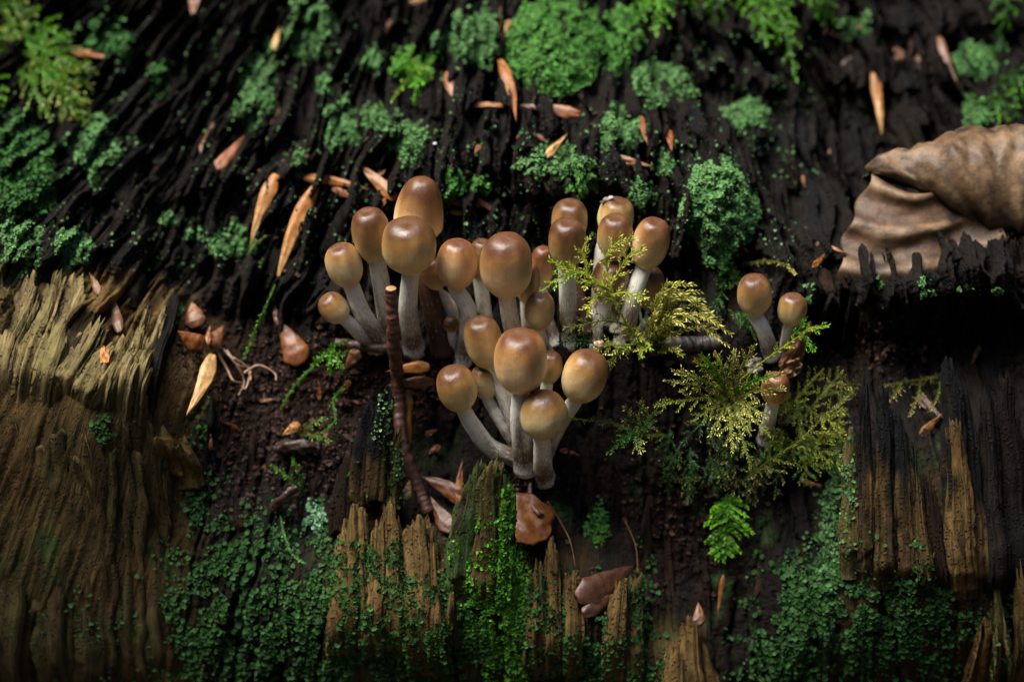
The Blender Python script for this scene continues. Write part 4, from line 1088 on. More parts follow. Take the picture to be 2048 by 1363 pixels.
for i, (a, b) in enumerate([((1905, 745), (1760, 770)), ((1840, 755), (1812, 830)), ((1880, 750), (1850, 820)), ((1800, 765), (1770, 800)), ((1720, 770), (1660, 765))]):
    frond(g9, [ground(*a, .2), ground((a[0] + b[0]) / 2, (a[1] + b[1]) / 2, .5), ground(*b, .45)], .14, 14, OLV * .8, GOLD * .55, 860 + i)

# bright blurred fern mosses at the head of the slope
def bed(label, spots, bl, nb, base, tips, seed, name="fern_moss", leaf=.13, width=.03):
    g = empty(name, ground(*spots[0][0]), label, "moss")
    for i, (a, b, lift) in enumerate(spots):
        m_ = ((a[0] + b[0]) / 2 + (b[1] - a[1]) * .08, (a[1] + b[1]) / 2 - 14)
        frond(g, [ground(*a, .05), ground(*m_, lift), ground(*b, lift * .75)], bl, nb, base, tips[i % len(tips)], seed + i, ang=52, leaf=leaf, width=width, curl=.15)
bed("bright fern-like moss arching over the dim lichen bank", [((20, 90), (175, 215), .8), ((0, 60), (190, 150), .9), ((10, 120), (120, 250), .8), ((-20, 100), (60, 215), .7), ((30, 60), (150, 90), .7), ((-30, 30), (90, 40), .7), ((90, 130), (170, 245), .6), ((-40, 150), (20, 230), .6), ((60, 90), (190, 185), .8), ((-40, 60), (40, 130), .8), ((40, 130), (140, 190), .9), ((-20, 20), (60, 90), .6), ((120, 175), (175, 258), .35)], .55, 20, GRN * .8, [YG * .5, VIV * .6, OLV], 900)
bed("hanging bright moss fronds at the head of the dark hollow", [((1480, -30), (1520, 105), .7), ((1530, -20), (1555, 100), .8), ((1500, -30), (1585, 165), .7), ((1560, -30), (1640, 40), .7), ((1450, -30), (1420, 50), .7), ((1600, -40), (1660, 60), .5), ((1540, -30), (1500, 60), .7), ((1470, -40), (1570, 30), .7), ((1520, 20), (1560, 90), .8)], .4, 18, GRN * .6, [VIV * .55, GRN * 1.2, VIV * .4], 930)
bed("small hanging moss frond between lichen bank and dark hollow", [((1310, -20), (1310, 75), .6), ((1300, 0), (1270, 40), .6), ((1330, -30), (1390, 20), .6), ((1285, 0), (1340, 30), .6)], .34, 16, GRN * .9, [VIV * .8, GRN * 2], 950)
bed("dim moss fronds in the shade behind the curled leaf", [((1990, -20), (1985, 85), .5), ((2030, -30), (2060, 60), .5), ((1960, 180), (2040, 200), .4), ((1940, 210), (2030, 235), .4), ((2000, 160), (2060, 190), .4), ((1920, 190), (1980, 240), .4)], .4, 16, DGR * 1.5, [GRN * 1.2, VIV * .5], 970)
bed("streak of vivid moss over the lichen clump", [((860, 150), (795, 145), .55), ((840, 150), (785, 205), .55), ((835, 160), (830, 210), .5), ((800, 140), (865, 160), .5)], .16, 12, GRN * 1.4, [VIV, YG * 1.1], 985, leaf=.09, width=.022)
# ------------------------------------------------------------------ bud scales and leaf scraps
ORA = rgb(.44, .16, .030); TANH = rgb(.56, .31, .10); RED = rgb(.23, .070, .016); BRN = rgb(.17, .07, .03); DBR = rgb(.075, .03, .016)

def husk(label, p0, p1, w, c0=ORA, c1=TANH, lift=0.2, curl=1.2, h0=None, h1=None, seed=0, bow=0.0, sharp=1.0, name="bud_scale", roll=0.0, group=None, cat="bud scale"):
    """a dry boat-shaped bud scale from p0 (base) to p1 (tip)"""
    A = ground(*p0, lift, True) if h0 is None else PX(p0[0], p0[1], h0)
    B = ground(*p1, lift, True) if h1 is None else PX(p1[0], p1[1], h1)
    L = np.linalg.norm(B - A); t = unit(B - A)
    nn = unit(EN - t * (EN @ t)); sd = np.cross(t, nn)
    cr, sr = math.cos(roll), math.sin(roll)
    nn, sd = nn * cr + sd * sr, sd * cr - nn * sr
    n, m = 26, 13
    s = np.linspace(0, 1, n)[:, None]; q = np.linspace(-1, 1, m)[None, :]
    prof = (0.35 + 0.65 * np.clip(s * 4.5, 0, 1) ** 0.8) * (1 - s ** (1.7 * sharp)) * 1.25
    prof = np.maximum(prof, 0.04)
    r = np.random.default_rng(seed + 50)
    prof = prof * (1 + .05 * noise(s * 6 + seed, q * 0, 91)) * (1 + .06 * noise(s * 9, np.sign(q) * 3 + seed, 96))
    half = w / 200 * prof * .74
    an = q * curl
    X = np.sin(an) / max(math.sin(min(curl, 1.5)), .3) * half
    Z = (np.cos(an) - math.cos(curl) * .6) * half * 0.45 + bow * L * np.sin(np.pi * s) + .02 * noise(s * 5 + seed, q * 1.5, 92)
    bend = .04 * L * np.sin(np.pi * s) * r.uniform(-1, 1)
    def lay(off):
        return A + s[..., None] * L * t + (X * (1 - off * .6) + bend)[..., None] * sd + (Z - off * half * .35 - off * .015)[..., None] * nn
    V = np.concatenate([lay(0).reshape(-1, 3), lay(1).reshape(-1, 3)])
    k = n * m
    F = [grid_faces(n, m), grid_faces(n, m, off=k)[:, ::-1]]
    e1 = np.arange(n - 1) * m; e2 = e1 + m - 1; j = np.arange(m - 1)
    F += [np.stack([e1, e1 + m, e1 + m + k, e1 + k], -1), np.stack([e2 + m, e2, e2 + k, e2 + m + k], -1), np.stack([j + 1, j, j + k, j + 1 + k], -1), np.stack([(n - 1) * m + j, (n - 1) * m + j + 1, (n - 1) * m + j + 1 + k, (n - 1) * m + j + k], -1)]
    nz = .3 * noise(s * 3 + seed, q * 2.5, 93) + .35 * noise(s * 1.2 + seed, q * 7, 94)
    c = lerp(c0, c1, np.clip(s + nz - .1, 0, 1))
    c = lerp(c, c0 * .4, sm(.35, .8, noise(s * 7 + seed, q * 2, 95) + 0 * s))
    c = c * .75
    c = np.concatenate([c.reshape(-1, 3), c.reshape(-1, 3) * .7])
    o = mesh_obj(name, V, F, M_HUSK, None, origin=A, col=c)
    tag(o, label, cat, group)
    return o

HK = [
 ("two-toned orange and cream bud scale lying on the ridge above the leafy lichen tuft", (557, 352), (505, 495), 42, ORA * 1.15, TANH * .8, .55, 1.1),
 ("long split orange bud scale with hollow tip next to the two-toned one", (636, 372), (556, 572), 40, ORA, TANH, .45, 1.3),
 ("pink-brown pointed bud scale standing above the thin level scale", (425, 358), (492, 272), 42, RED * 1.5, RED, .3, 1.3),
 ("thin level reddish bud scale behind the two-toned one", (458, 348), (622, 360), 18, RED * 1.3, ORA * .8, .12, 1.3),
 ("orange bud scale lying level above the crossed ones", (610, 356), (742, 380), 26, ORA, RED * 1.2, .2, 1.3),
 ("second reddish bud scale tucked under the level orange one", (665, 378), (725, 398), 22, RED, RED, .12, 1.2),
 ("spear-shaped brown bud scale pointing at the tallest mushroom", (792, 400), (712, 325), 38, ORA * .8, BRN * 1.6, .3, 1.0),
 ("small curled scale fragment behind the spear-shaped one", (745, 365), (772, 340), 18, ORA * .7, ORA * .5, .15, 1.4),
 ("short orange stalk below the spear-shaped bud scale", (772, 398), (756, 428), 12, ORA, TANH * .8, .25, 1.4),
 ("dark red arched bud scale on the black slope", (412, 315), (430, 245), 40, RED * .7, ORA * .4, .3, 1.4),
 ("reddish upright bud scale beside the long lichen clump", (556, 245), (556, 162), 22, RED * .9, RED * 1.2, .25, 1.3),
 ("pale chip of scale at the foot of the tall soft lichen mat", (550, 104), (562, 56), 18, TANH, TANH * 1.1, .3, 1.3),
 ("level pinkish bud scale behind the fern-like moss", (145, 106), (238, 118), 22, RED * 1.3, ORA, .3, 1.3),
 ("brown bud scale at the top edge of the slope", (395, -20), (388, 40), 40, BRN * 1.3, BRN * 1.5, .3, 1.2),
 ("pink-tipped upright bud scale beside the rounded lichen cushion", (895, 148), (925, 215), 32, RED * 1.1, rgb(.55, .35, .25), .4, 1.3),
 ("long upright bud scale below the gap between the two thick lichen mats", (1000, 125), (1032, 248), 30, ORA * .8, RED * 1.1, .5, 1.3),
 ("rusty sliver in the gap between the two thick lichen mats", (1002, 20), (1000, 85), 20, RED * 1.2, ORA * .7, .4, 1.2),
 ("small tan chip leaning on the broadest lichen mat", (1020, 45), (1005, 80), 14, TANH * .7, TANH * .8, .45, 1.2),
 ("thin level scale crossing behind the long upright one", (935, 212), (1040, 214), 16, ORA * .9, ORA * .8, .3, 1.3),
 ("stout level bud scale with pale base under the broadest lichen mat", (1160, 232), (1040, 212), 34, RED * 1.4, rgb(.5, .38, .3), .3, 1.3),
 ("short pale tan bud scale resting in the wide lichen clump", (1090, 320), (1135, 270), 24, TANH, TANH * 1.1, .45, 1.2),
 ("nut-brown scale stub poking out under the wide lichen clump", (1098, 385), (1104, 342), 26, BRN, TANH, .4, 1.2),
 ("dark red sliver behind the dark-capped mushrooms", (895, 402), (985, 412), 18, RED * .8, RED, .15, 1.2),
 ("rusty sliver lying below the dark red one", (900, 425), (960, 432), 14, RED, ORA * .6, .15, 1.2),
 ("slanting red-brown sliver beside the black knobby wood", (950, 395), (1010, 435), 16, RED * .9, RED * .7, .2, 1.2),
 ("orange spindle standing alone above the curled dry leaf", (1740, 150), (1758, 275), 30, ORA * .8, TANH * .9, .4, 1.2),
 ("blurred brown bud scale hanging in the far shade", (1872, 78), (1908, 170), 26, BRN * 1.3, BRN, .4, 1.2),
 ("slim dark scale beside the isolated lichen tuft", (1455, 260), (1478, 320), 16, RED * .8, ORA * .7, .25, 1.2),
 ("pinkish upright sliver between lichen tufts", (1335, 260), (1342, 305), 20, RED * 1.2, RED * .9, .25, 1.2),
 ("reddish sliver slanting by the lichen tuft", (1282, 235), (1302, 305), 16, RED, RED * 1.2, .25, 1.2),
 ("level brown scale behind the small lichen knob", (1230, 315), (1310, 335), 22, BRN * 1.5, ORA * .6, .2, 1.2),
 ("tiny orange curl near the curled dry leaf", (1655, 310), (1678, 292), 18, ORA * .7, ORA * .8, .3, 1.4),
 ("thin orange sliver on the black slope beside the dense cushion", (1602, 352), (1612, 402), 12, ORA * .6, ORA * .8, .3, 1.2),
 ("short orange scale at the foot of the curled dry leaf", (1628, 488), (1692, 508), 18, ORA * .6, ORA * .5, .3, 1.2),
 ("dim orange scale touching the charred rim", (1622, 535), (1650, 505), 16, ORA * .5, ORA * .6, .25, 1.2),
 ("spear-shaped tan bud scale hanging over the crumbly humus", (436, 708), (383, 828), 40, TANH * .75, TANH, .9, 1.1),
 ("rusty domed bud scale beside the humus hollow", (605, 728), (560, 640), 72, RED * .9, BRN * 1.2, .25, 1.35),
 ("rounded reddish bud scale at the top of the husk cluster", (398, 655), (388, 605), 52, BRN, RED * 1.3, .4, 1.4),
 ("shiny rust-red bud scale at the side of the husk cluster", (415, 695), (362, 662), 50, RED, RED * 1.5, .5, 1.4),
 ("rounded brown scale next to the shiny rust-red one", (425, 690), (452, 650), 40, RED * .8, BRN * 1.3, .4, 1.4),
 ("narrow scale in the middle of the husk cluster", (420, 690), (428, 648), 18, RED, ORA * .6, .6, 1.3),
 ("slim upright scale above the rusty domed one", (560, 650), (546, 590), 16, BRN, ORA * .5, .3, 1.2),
 ("dim tubular scale behind the grey-brown wood block", (240, 665), (218, 580), 30, BRN * .7, TANH * .35, .02, 1.4),  # shade behind the block is put into this and the next scale's colours
 ("curved tan scale over the edge of the grey-brown wood block", (198, 590), (180, 545), 24, ORA * .35, TANH * .4, .1, 1.4),
 ("small tan chip on the humus below the moss shoots", (602, 845), (568, 868), 26, ORA * .8, TANH, .35, 1.2),
 ("triangular grey-brown scrap beneath the lying dark twig", (720, 700), (692, 738), 34, BRN * 1.6, BRN * 1.4, .35, 1.0),
 ("glossy orange scale crossing behind the upright twig", (862, 732), (775, 742), 34, ORA * .7, ORA * .9, .7, 1.3),
 ("dull orange scale under the glossy crossing one", (870, 762), (775, 770), 30, ORA * .45, ORA * .4, .55, 1.3),
 ("upright orange scale behind the lower twig", (818, 778), (824, 890), 28, ORA * .6, ORA * .45, .5, 1.3),
 ("rust-coloured chip standing on the pale spire top", (775, 985), (800, 945), 34, RED, ORA * .7, .55, 1.1),
 ("olive-brown chip beside the rust-coloured chip", (812, 995), (822, 955), 30, OLIVE * 1.4, ORA * .6, .6, 1.1),
 ("broad dark red-brown scrap lying by the lower twig", (935, 1000), (842, 950), 46, RED * .6, DBR * 1.6, .35, 1.0),
 ("slim orange scale standing beside the mossy spire", (918, 1005), (926, 915), 22, ORA * .6, ORA * .5, .4, 1.2),
 ("dark scrap under the broad red-brown one", (905, 1060), (862, 990), 50, DBR * 1.4, RED * .5, .35, 1.0),
 ("big dark brown boat-shaped husk between the stubby spires", (1152, 1192), (1266, 1126), 74, DBR * 1.3, DBR * .8, .4, 1.3),
 ("second dark husk below the boat-shaped one", (1165, 1225), (1240, 1165), 44, DBR, DBR * 1.3, .3, 1.3),
 ("small brown husk caught behind the lone pale spire", (1392, 1245), (1392, 1198), 36, DBR * 1.4, ORA * .6, .55, 1.4),
 ("thin rust-coloured needle hanging in the black hollow", (1444, 1145), (1432, 1232), 12, RED, ORA * .6, .35, 1.2),
 ("brown scale in the gap between the dark-tipped spires", (1835, 790), (1885, 835), 26, BRN * .5, ORA * .25, .1, 1.2),
 ("curved pale-edged scale deep in the gap between the spires", (1838, 868), (1885, 825), 20, ORA * .4, TANH * .4, .1, 1.3),
 ("faint rusty sliver on the hollow wall beside the lichen fringe", (1600, 958), (1645, 970), 14, RED, ORA * .4, .2, 1.2),
 ("rusty chip half buried under the dark ridged twig", (1375, 720), (1420, 716), 24, RED * .8, ORA * .5, .2, 1.2),
 ("small rust chip beside the half-buried one", (1330, 728), (1352, 722), 16, RED * .6, RED * .8, .15, 1.2),
 ("brown scale poking up at the head of the slope", (770, 70), (790, 35), 18, RED, RED * .8, .3, 1.2),
 ("tan sliver at the very head of the slope", (820, 8), (880, -6), 20, TANH * .5, TANH * .5, .3, 1.2),
]
for i, (lb, a, b, w, c0, c1, lf, cu) in enumerate(HK):
    husk(lb, a, b, w, c0, c1, lf, cu, seed=i, sharp=.8 + .5 * ((i * 37) % 10) / 10)
rh = np.random.default_rng(77)
for i in range(22):         # dim litter in the far shade
    x, y = rh.uniform(1660, 1860), rh.uniform(-10, 150)
    a = rh.uniform(0, 6.3); l = rh.uniform(25, 55)
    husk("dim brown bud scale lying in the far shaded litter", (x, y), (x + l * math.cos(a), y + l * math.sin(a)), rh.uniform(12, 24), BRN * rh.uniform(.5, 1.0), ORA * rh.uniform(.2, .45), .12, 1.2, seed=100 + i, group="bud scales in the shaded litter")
for i, (x, y, lb) in enumerate([(420, 900, "on the dark slope below the spear-shaped tan scale"), (480, 860, "on humus under the pale rootlets"), (640, 800, "on humus beside the thin moss shoot"), (700, 760, "at the head of the splintered spires by the lying twig"),
    (520, 800, "on open humus right of the rootlets"), (880, 890, "in the dark under the dented mushroom"), (850, 870, "behind the lower twig"), (740, 690, "under the stem of the small egg-capped mushroom"), (480, 640, "behind the husk cluster"),
    (300, 240, "high on the bare black slope"), (660, 640, "behind the small egg-capped mushroom"), (700, 620, "between the two outermost rear stems"), (1120, 900, "beside the foot of the front cluster"), (1560, 520, "behind the lone pair"),
    (1330, 640, "inside the arching moss plumes"), (1750, 720, "in the black recess over the dark-tipped spire"), (1960, 690, "in the black recess behind the outer dark spires"), (1850, 690, "in the black recess between both dark spire groups"),
    (960, 290, "on black wood below the thin level scale"), (1070, 270, "under the stout level scale"), (1060, 250, "between the long upright scale and the stout level one"), (850, 420, "behind the tallest mushroom"), (620, 420, "below the level orange scale"), (790, 420, "between the spear-shaped scale and the caps")]):
    a = rh.uniform(0, 6.3); l = rh.uniform(22, 48)
    husk("small rusty scale fragment " + lb, (x, y), (x + l * math.cos(a), y + l * math.sin(a)), rh.uniform(9, 18), RED * rh.uniform(.5, 1.0), ORA * rh.uniform(.25, .6), .08, 1.2, seed=140 + i, group="small rusty scale fragments")

def scrap(label, outline, lift, c0, c1, seed, name="leaf_scrap", wav=.06, cat="leaf", rnd=.5):
    """a small leaf piece: quad corners (pixels, extra height) with a wavy surface"""
    n = 20
    a, b = np.meshgrid(np.linspace(0, 1, n), np.linspace(0, 1, n), indexing='ij')
    Q = [ground(x, y, lift + dz, True) for x, y, dz in outline]
    ca_, cb_ = a * 2 - 1, b * 2 - 1
    a, b = .5 + .5 * ca_ * np.sqrt(1 - rnd * cb_ ** 2 / 2), .5 + .5 * cb_ * np.sqrt(1 - rnd * ca_ ** 2 / 2)
    ed = .10 * noise(a * 5 + seed, b * 0, 97) * (b - .5) + 0
    a2 = np.clip(a + .12 * noise(b * 4 + seed, a * 0, 98) * (a - .5) * 2, -.1, 1.1); b2 = b + ed
    P = ((1 - a2) * (1 - b2))[..., None] * Q[0] + (a2 * (1 - b2))[..., None] * Q[1] + (a2 * b2)[..., None] * Q[2] + ((1 - a2) * b2)[..., None] * Q[3]
    P = P + (wav * (noise(a * 2.5 + seed, b * 2.5, 99) + .5 * noise(a * 6 + seed, b * 6, 90)) + .5 * wav * 4 * (a - a * a) * 1.5)[..., None] * EN
    B = P - EN * .02
    V = np.concatenate([P.reshape(-1, 3), B.reshape(-1, 3)]); k = n * n
    i = np.arange(n - 1)
    F = [grid_faces(n, n)[:, ::-1], grid_faces(n, n, off=k)]
    F += [np.stack([i, i + 1, i + 1 + k, i + k], -1), np.stack([(n - 1) * n + i + 1, (n - 1) * n + i, (n - 1) * n + i + k, (n - 1) * n + i + 1 + k], -1),
          np.stack([(i + 1) * n, i * n, i * n + k, (i + 1) * n + k], -1), np.stack([i * n + n - 1, (i + 1) * n + n - 1, (i + 1) * n + n - 1 + k, i * n + n - 1 + k], -1)]
    c = lerp(c0, c1, np.clip(.5 + 1.2 * fbm(a * 3 + seed, b * 3, 88, 3), 0, 1)).reshape(-1, 3)
    o = mesh_obj(name, V, F, M_HUSK, None, origin=Q[0], col=np.concatenate([c, c * .6]))
    tag(o, label, cat)
    return o
scrap("shiny orange-brown leaf piece with pale rim under the front cluster", [(985, 990, .0), (1085, 972, .1), (1128, 1072, .30), (1010, 1096, .45)], .25, ORA * .30, RED * .4, 3, wav=.07, rnd=1.0)
scrap("torn reddish-brown leaf scrap standing below the lone pair", [(1545, 735, .1), (1592, 640, .55), (1618, 652, .5), (1592, 742, .15)], .25, rgb(.26, .11, .06), rgb(.13, .055, .03), 5, wav=.12)
scrap("curled ochre scrap at the foot of the torn leaf", [(1550, 728, .2), (1590, 712, .4), (1600, 742, .35), (1562, 760, .15)], .3, rgb(.35, .2, .09), rgb(.2, .09, .05), 8, wav=.2)
scrap("little square orange leaf chip on the grey-brown wood block", [(205, 694, 0), (224, 692, .03), (226, 726, .05), (204, 726, 0)], .32, ORA * .9, ORA * .7, 11, wav=.03, name="leaf_chip")
scrap("grey wood flake between moss rosette and torn leaf", [(1485, 720, .05), (1520, 712, .1), (1525, 740, .12), (1490, 748, .05)], .3, rgb(.2, .18, .15), rgb(.1, .09, .08), 13, wav=.04, name="wood_flake", cat="wood flake")

# ------------------------------------------------------------------ curled dry leaf
LG = rgb(.070, .036, .016); LP = rgb(.15, .095, .052); LD = rgb(.024, .012, .006)
leafroot = empty("dry_leaf", ground(1800, 560), "large curled dry brown leaf lying behind the charred rim", "leaf")
n, m = 70, 48
s = np.linspace(0, 1, n)[:, None]; q = np.linspace(0, 1, m)[None, :]
ax0 = PX(1742, 352, -1.7); ax1 = PX(2210, 378, -1.9)
axd = unit(ax1 - ax0); L = np.linalg.norm(ax1 - ax0)
e1 = unit(EV - axd * (EV @ axd)); e2 = unit(EN - axd * (EN @ axd) - e1 * (EN @ e1))
R = .13 + .98 * np.minimum(1, s / .42) ** .62 + .12 * s + .20 * noise(s * 6, q * 2.2, 21) * np.minimum(1, s * 6) + .10 * noise(s * 15, q * 5, 22) + .04 * noise(s * 40, q * 14, 29)
an = -1.1 + q * 4.6 + .25 * noise(s * 4, q * 0, 24)
X = R * np.sin(an + 0.0); Y = R * np.cos(an) * .8
ob = 1.05 * np.clip(1 - q / .38, 0, 1) ** 1.3
P = ax0 + (ob + s * (L - ob) + .10 * noise(q * 7, s * 2, 23) * (1 - s) - .1 * q)[..., None] * axd + X[..., None] * e1 * .95 + Y[..., None] * e2
veins = np.abs(((s * 5 + q * 3.2) % 1) - .5)
P = P + (.03 * sm(.5, .35, veins))[..., None] * unit(P - (ax0 + s[..., None] * L * axd))
c = lerp(LG, LP, np.clip(.45 + 1.1 * fbm(s * 5 + 0 * q, q * 3 + 0 * s, 25, 4), 0, 1)); c = lerp(c, LD, sm(.05, .5, fbm(s * 9 + 0 * q, q * 6 + 0 * s, 26, 3)))
c = lerp(c, LP * 1.1, sm(.08, .0, np.broadcast_to(veins, c.shape[:2])) * .6)
def slab(P, nrm, th):
    n, m = P.shape[:2]; k = n * m
    V = np.concatenate([P.reshape(-1, 3), (P - nrm * th).reshape(-1, 3)])
    i = np.arange(n - 1); j = np.arange(m - 1)
    F = [grid_faces(n, m), grid_faces(n, m, off=k)[:, ::-1], np.stack([i * m, (i + 1) * m, (i + 1) * m + k, i * m + k], -1), np.stack([(i + 1) * m + m - 1, i * m + m - 1, i * m + m - 1 + k, (i + 1) * m + m - 1 + k], -1),
         np.stack([j + 1, j, j + k, j + 1 + k], -1), np.stack([(n - 1) * m + j, (n - 1) * m + j + 1, (n - 1) * m + j + 1 + k, (n - 1) * m + j + k], -1)]
    return V, F
nr = unit(P - (ax0 + s[..., None] * L * axd))
V, F = slab(P, nr, .025)
mesh_obj("rolled_blade", V, F, M_LEAF, leafroot, col=np.concatenate([c.reshape(-1, 3)] * 2))
# pleated lower half
n, m = 60, 44
s = np.linspace(0, 1, n)[:, None]; q = np.linspace(0, 1, m)[None, :]      # s downwards, q to the right
ridge = (.5 + .5 * np.sin(2 * np.pi * (2.7 * s ** .9 + .25 * q) + .8 * noise(s * 2, q * 2.5, 38))) ** 1.6
left = 1742 - 62 * np.sin(s * 1.9) ** 1.2 + 6 * np.sin(s * 19); right = 1960 + 70 * s
px_ = left + (right - left) * q; py_ = 345 + 230 * s + 42 * np.sin(np.pi * np.minimum(q * 1.1, 1)) * (1 - .4 * s) - 60 * q ** 2 * s
hh = -1.7 + .20 * ridge * (1 - .5 * q) + .3 * np.sin(np.pi * np.clip(q * 1.3, 0, 1)) + .55 * s + .05 * noise(s * 6, q * 5, 27)
P = PX(px_, py_, hh)
c = lerp(LG * .9, LP * 1.1, sm(.55, 1.0, ridge) * .8); c = lerp(c, LD, sm(.0, .5, fbm(s * 7 + 0 * q, q * 4 + 0 * s, 28, 3)))
V, F = slab(P, EN, .025)
mesh_obj("pleated_blade", V, [f[:, ::-1] for f in F], M_LEAF, leafroot, col=np.concatenate([c.reshape(-1, 3)] * 2))

# ------------------------------------------------------------------ twigs
def twig(label, pts, r0, r1, col, seed, rings=.1, name="twig", cut=True, lump=0.0):
    P = bez(pts, 110); t = np.linspace(0, 1, 110)
    L = np.linalg.norm(np.diff(P, axis=0), axis=1).sum()
    ang = np.linspace(0, 2 * np.pi, 18, endpoint=False)
    ro = 1 + rings * noise(t[:, None] * L * 9 + seed, ang[None, :] * .35, 31) + .09 * noise(t[:, None] * L * 2 + seed, ang[None, :] * .8, 32) + .05 * noise(t[:, None] * L * 20, ang[None, :] * 2 + seed, 33) + lump * noise(t[:, None] * L * 3.5 + seed, ang[None, :] * 1.1, 37)
    V, F, S, An = tube(P, r0 + (r1 - r0) * t, 18, ro)
    c = lerp(col, col * .45, np.clip(.5 + noise(S * 9 + seed, An * .4, 34), 0, 1))
    g = empty(name, P[0], label, "twig")
    mesh_obj("bark", V, F, M_TWIG, g, col=c)
    if cut:
        e = P[-1]; d = unit(P[-1] - P[-3])
        a_ = unit(np.cross(d, EN)); b_ = np.cross(d, a_)
        an = np.linspace(0, 2 * np.pi, 16, endpoint=False)
        V = np.concatenate([(e + d * .012)[None] + r1 * .78 * (np.cos(an)[:, None] * a_ + np.sin(an)[:, None] * b_), (e + d * .02)[None], e + r1 * .95 * (np.cos(an)[:, None] * a_ + np.sin(an)[:, None] * b_)])
        j = np.arange(16)
        F = [np.stack([j, (j + 1) % 16, np.full(16, 16)], -1), np.stack([17 + j, 17 + (j + 1) % 16, (j + 1) % 16, j], -1)]
        mesh_obj("cut_end", V, F, M_TWIG, g, col=np.tile(rgb(.30, .17, .06), (len(V), 1)))
    return g
TB = rgb(.115, .045, .03)
twig("upright reddish-brown twig with ringed bark and cut top among the rear stems", pxp((795, 745, -.6), (788, 700, -.1), (786, 650, .3), (783, 612, .5), (782, 576, .7)), .14, .11, TB, 1, .14)
twig("crooked dark lower twig running down behind the pale spires", [ground(858, 1022, .35), ground(838, 970, .5), ground(808, 880, .6), ground(800, 800, .6), ground(796, 735, .6)], .12, .13, TB * .7, 2, .1, cut=False)
twig("dark twig lying level at the foot of the upright twig", [ground(672, 685, .2), ground(710, 690, .3), ground(750, 695, .3), ground(790, 697, .3)], .10, .11, TB * .6, 3, .1, cut=False)
twig("thick black ridged twig under the arching moss", [ground(1285, 700, .05), ground(1340, 690, .25), ground(1390, 688, .3), ground(1438, 685, .2)], .17, .16, rgb(.05, .043, .036), 4, .22, cut=False)
twig("slender brown root curling over the shiny leaf piece", [ground(1060, 960, .05), ground(1062, 1000, .5), ground(1075, 1020, .75), ground(1084, 1024, .72)], .05, .045, TB, 5, .1, cut=False)
twig("dark bark fragment lying below the humus", [ground(555, 895, .2), ground(600, 890, .35), ground(640, 892, .2)], .14, .10, HUMUS * 1.6, 6, .06, "bark_fragment", cut=False, lump=.6)
twig("reddish bark fragment leaning by the bright-tipped moss shoot", [ground(552, 1010, .3), ground(575, 992, .5), ground(600, 975, .5)], .10, .13, HUMUS * 2.2, 7, .06, "bark_fragment", cut=False, lump=.6)

# thin rootlets on the humus
for i, pts in enumerate([((440, 690), (470, 720), (490, 760), (480, 790)), ((470, 715), (500, 740), (495, 775), (485, 770)), ((490, 745), (520, 730), (550, 745), (555, 760)), ((430, 690), (455, 735), (470, 760), (490, 765)), ((455, 700), (480, 730), (500, 735), (505, 760)), ((1095, 1000), (1120, 1040), (1140, 1080), (1150, 1130)), ((1250, 1040), (1270, 1090), (1275, 1150), (1278, 1180))]):
    P = bez([ground(x, y, .18 + .12 * ((k + i) % 2)) for k, (x, y) in enumerate(pts)], 40)
    V, F, S, An = tube(P, np.linspace(.032 if i < 5 else .012, .014 if i < 5 else .008, 40), 8)
    o = mesh_obj("rootlet", V, F, M_TWIG, None, origin=P[0], col=np.tile(rgb(.26, .15, .09) if i < 5 else BRN, (len(V), 1)))
    tag(o, "thin pale curling rootlet on the crumbly humus" if i < 5 else "hair-thin dark rootlet against the black hollow wall", "root", "pale rootlets" if i < 5 else "hair-thin rootlets")

# ------------------------------------------------------------------ tiny snail shell, cap debris, seeds
sn = empty("snail_shell", PX(1190, 702, .25), "tiny pale ridged snail shell by the moss above the leaning round mushroom", "snail shell")
t = np.linspace(0, 1, 120); turns = 3.2
axs = unit(EX * -.5 + EV * -.35 + EN * .4); b1 = unit(np.cross(axs, EN)); b2 = np.cross(axs, b1)
rad = .085 * (1 - t) ** .8 + .008
cen = PX(1196, 690, .35)
P = cen + (t * .16)[:, None] * -axs + (rad * np.cos(t * turns * 6.283))[:, None] * b1 * .5 + (rad * np.sin(t * turns * 6.283))[:, None] * b2 * .5
V, F, S, An = tube(P, rad * .62, 10, 1 + .08 * np.sin(t * 140)[:, None] * np.ones(10))
mesh_obj("shell", V, F, M_SHELL, sn, col=np.tile(rgb(.42, .27, .17), (len(V), 1)))

def chunk(center, r, col, seed, name, label, cat, group=None, mat=None):
    n, m = 9, 12
    th = np.linspace(0, np.pi, n)[:, None]; ph = np.linspace(0, 2 * np.pi, m, endpoint=False)[None, :]
    rr = r * (1 + .35 * noise(np.cos(ph) * 1.5 + seed + 0 * th, np.sin(ph) * 1.5 + th * 1.2, 35))
    P = center + np.stack([rr * np.sin(th) * np.cos(ph) * 1.3, rr * np.sin(th) * np.sin(ph), rr * np.cos(th) * .8 + 0 * ph], -1)
    o = mesh_obj(name, P.reshape(-1, 3), grid_faces(n, m, wrap=True), mat or M_SOIL, None, origin=center, col=np.tile(col, (n * m, 1)))
    tag(o, label, cat, group)
for i, (x, y, h, r, c) in enumerate([(1214, 399, -.72, .06, rgb(.25, .2, .16)), (1222, 395, -.70, .045, rgb(.4, .36, .32)), (1205, 404, -.72, .04, rgb(.08, .05, .04))]):
    chunk(PX(x, y, h), r, c, i, "debris_crumb", "crumb of debris lying on a mushroom cap", "debris", "crumbs on the cap")
chunk(PX(1222, 441, .2), .018, rgb(.01, .01, .01), 4, "black_speck", "black speck on the crown of a mushroom above the moss sprig", "speck")
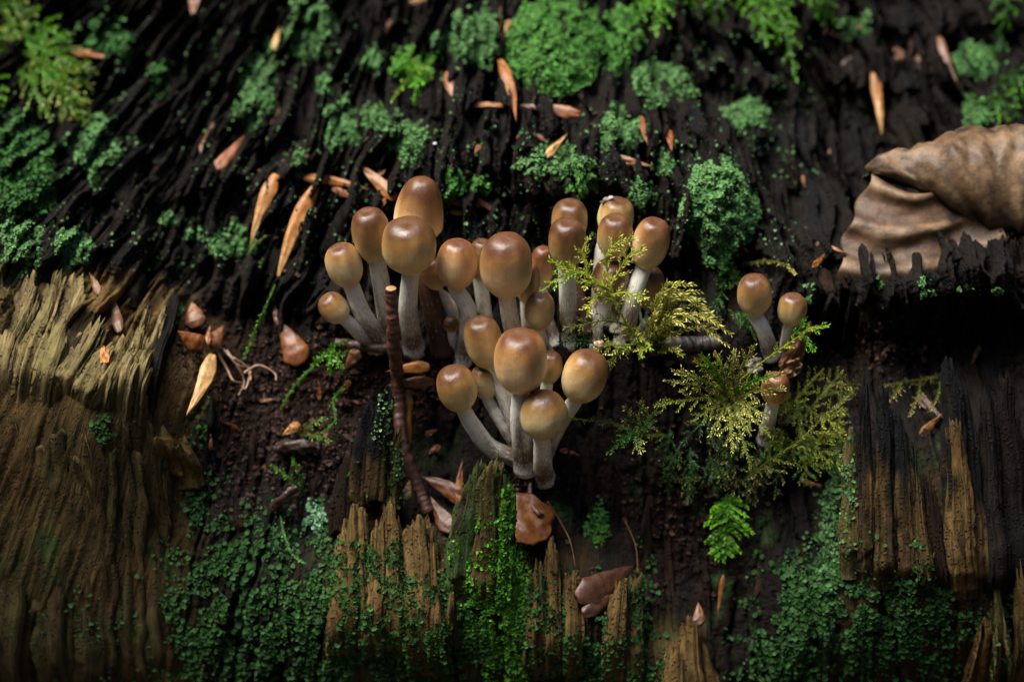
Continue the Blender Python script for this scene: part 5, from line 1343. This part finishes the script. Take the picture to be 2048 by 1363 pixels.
for i, (x, y, lb) in enumerate([(192, 653, "at the edge of the grey-brown wood block"), (870, 287, "on the black wood beside the ragged lichen cushion"), (668, 722, "on the star-shaped moss shoot"), (1003, 1160, "on the bright lichen mantle"), (1056, 1246, "on the lichen scales below the shiny leaf")]):
    chunk(ground(x, y, .1), .032, rgb(.5, .5, .48), 9 + i, "white_speck", "tiny white speck " + lb, "speck", "tiny white specks")

# crumbly humus in the hollows
r = np.random.default_rng(90)
blobs = [(560, 790, 170, 130, 1100), (390, 690, 70, 70, 250), (900, 770, 220, 80, 500), (1065, 975, 60, 40, 300), (640, 900, 90, 80, 400), (1380, 1000, 160, 180, 500), (1750, 690, 180, 60, 300), (480, 960, 90, 120, 300), (700, 420, 260, 140, 250), (1100, 300, 300, 200, 250)]
Vs = []; Fs = []; Cc = []; off = 0
base = np.array([[1, 0, 0], [-1, 0, 0], [0, 1, 0], [0, -1, 0], [0, 0, 1], [0, 0, -1]], float)
tri = np.array([[0, 2, 4], [2, 1, 4], [1, 3, 4], [3, 0, 4], [2, 0, 5], [1, 2, 5], [3, 1, 5], [0, 3, 5]])
for (cx, cy, rx, ry, n) in blobs:
    q = r.normal(size=(n, 2)) * .5
    x = cx + q[:, 0] * rx; y = cy + q[:, 1] * ry
    p = ground(x, y, .02)
    sz = .022 + .05 * r.random(n) ** 3
    V = p[:, None] + base[None] * (sz[:, None, None] * r.uniform(.5, 1.4, (n, 6, 1))) + sz[:, None, None] * .35 * r.normal(size=(n, 6, 3))
    Vs.append(V.reshape(-1, 3)); Fs.append((tri[None] + (np.arange(n) * 6)[:, None, None] + off).reshape(-1, 3)); off += n * 6
    c = HUMUS * r.uniform(.5, 2.2, (n, 1)) * np.where(r.random((n, 1)) < .12, rgb(2.2, 1.8, 1.4), 1)
    Cc.append(np.repeat(c, 6, 0))
o = mesh_obj("humus_crumbs", np.concatenate(Vs), np.concatenate(Fs), M_SOIL, None, col=np.concatenate(Cc), smooth=False)
tag(o, "loose dark reddish humus crumbs filling the hollows of the stump", "humus", None, "stuff")
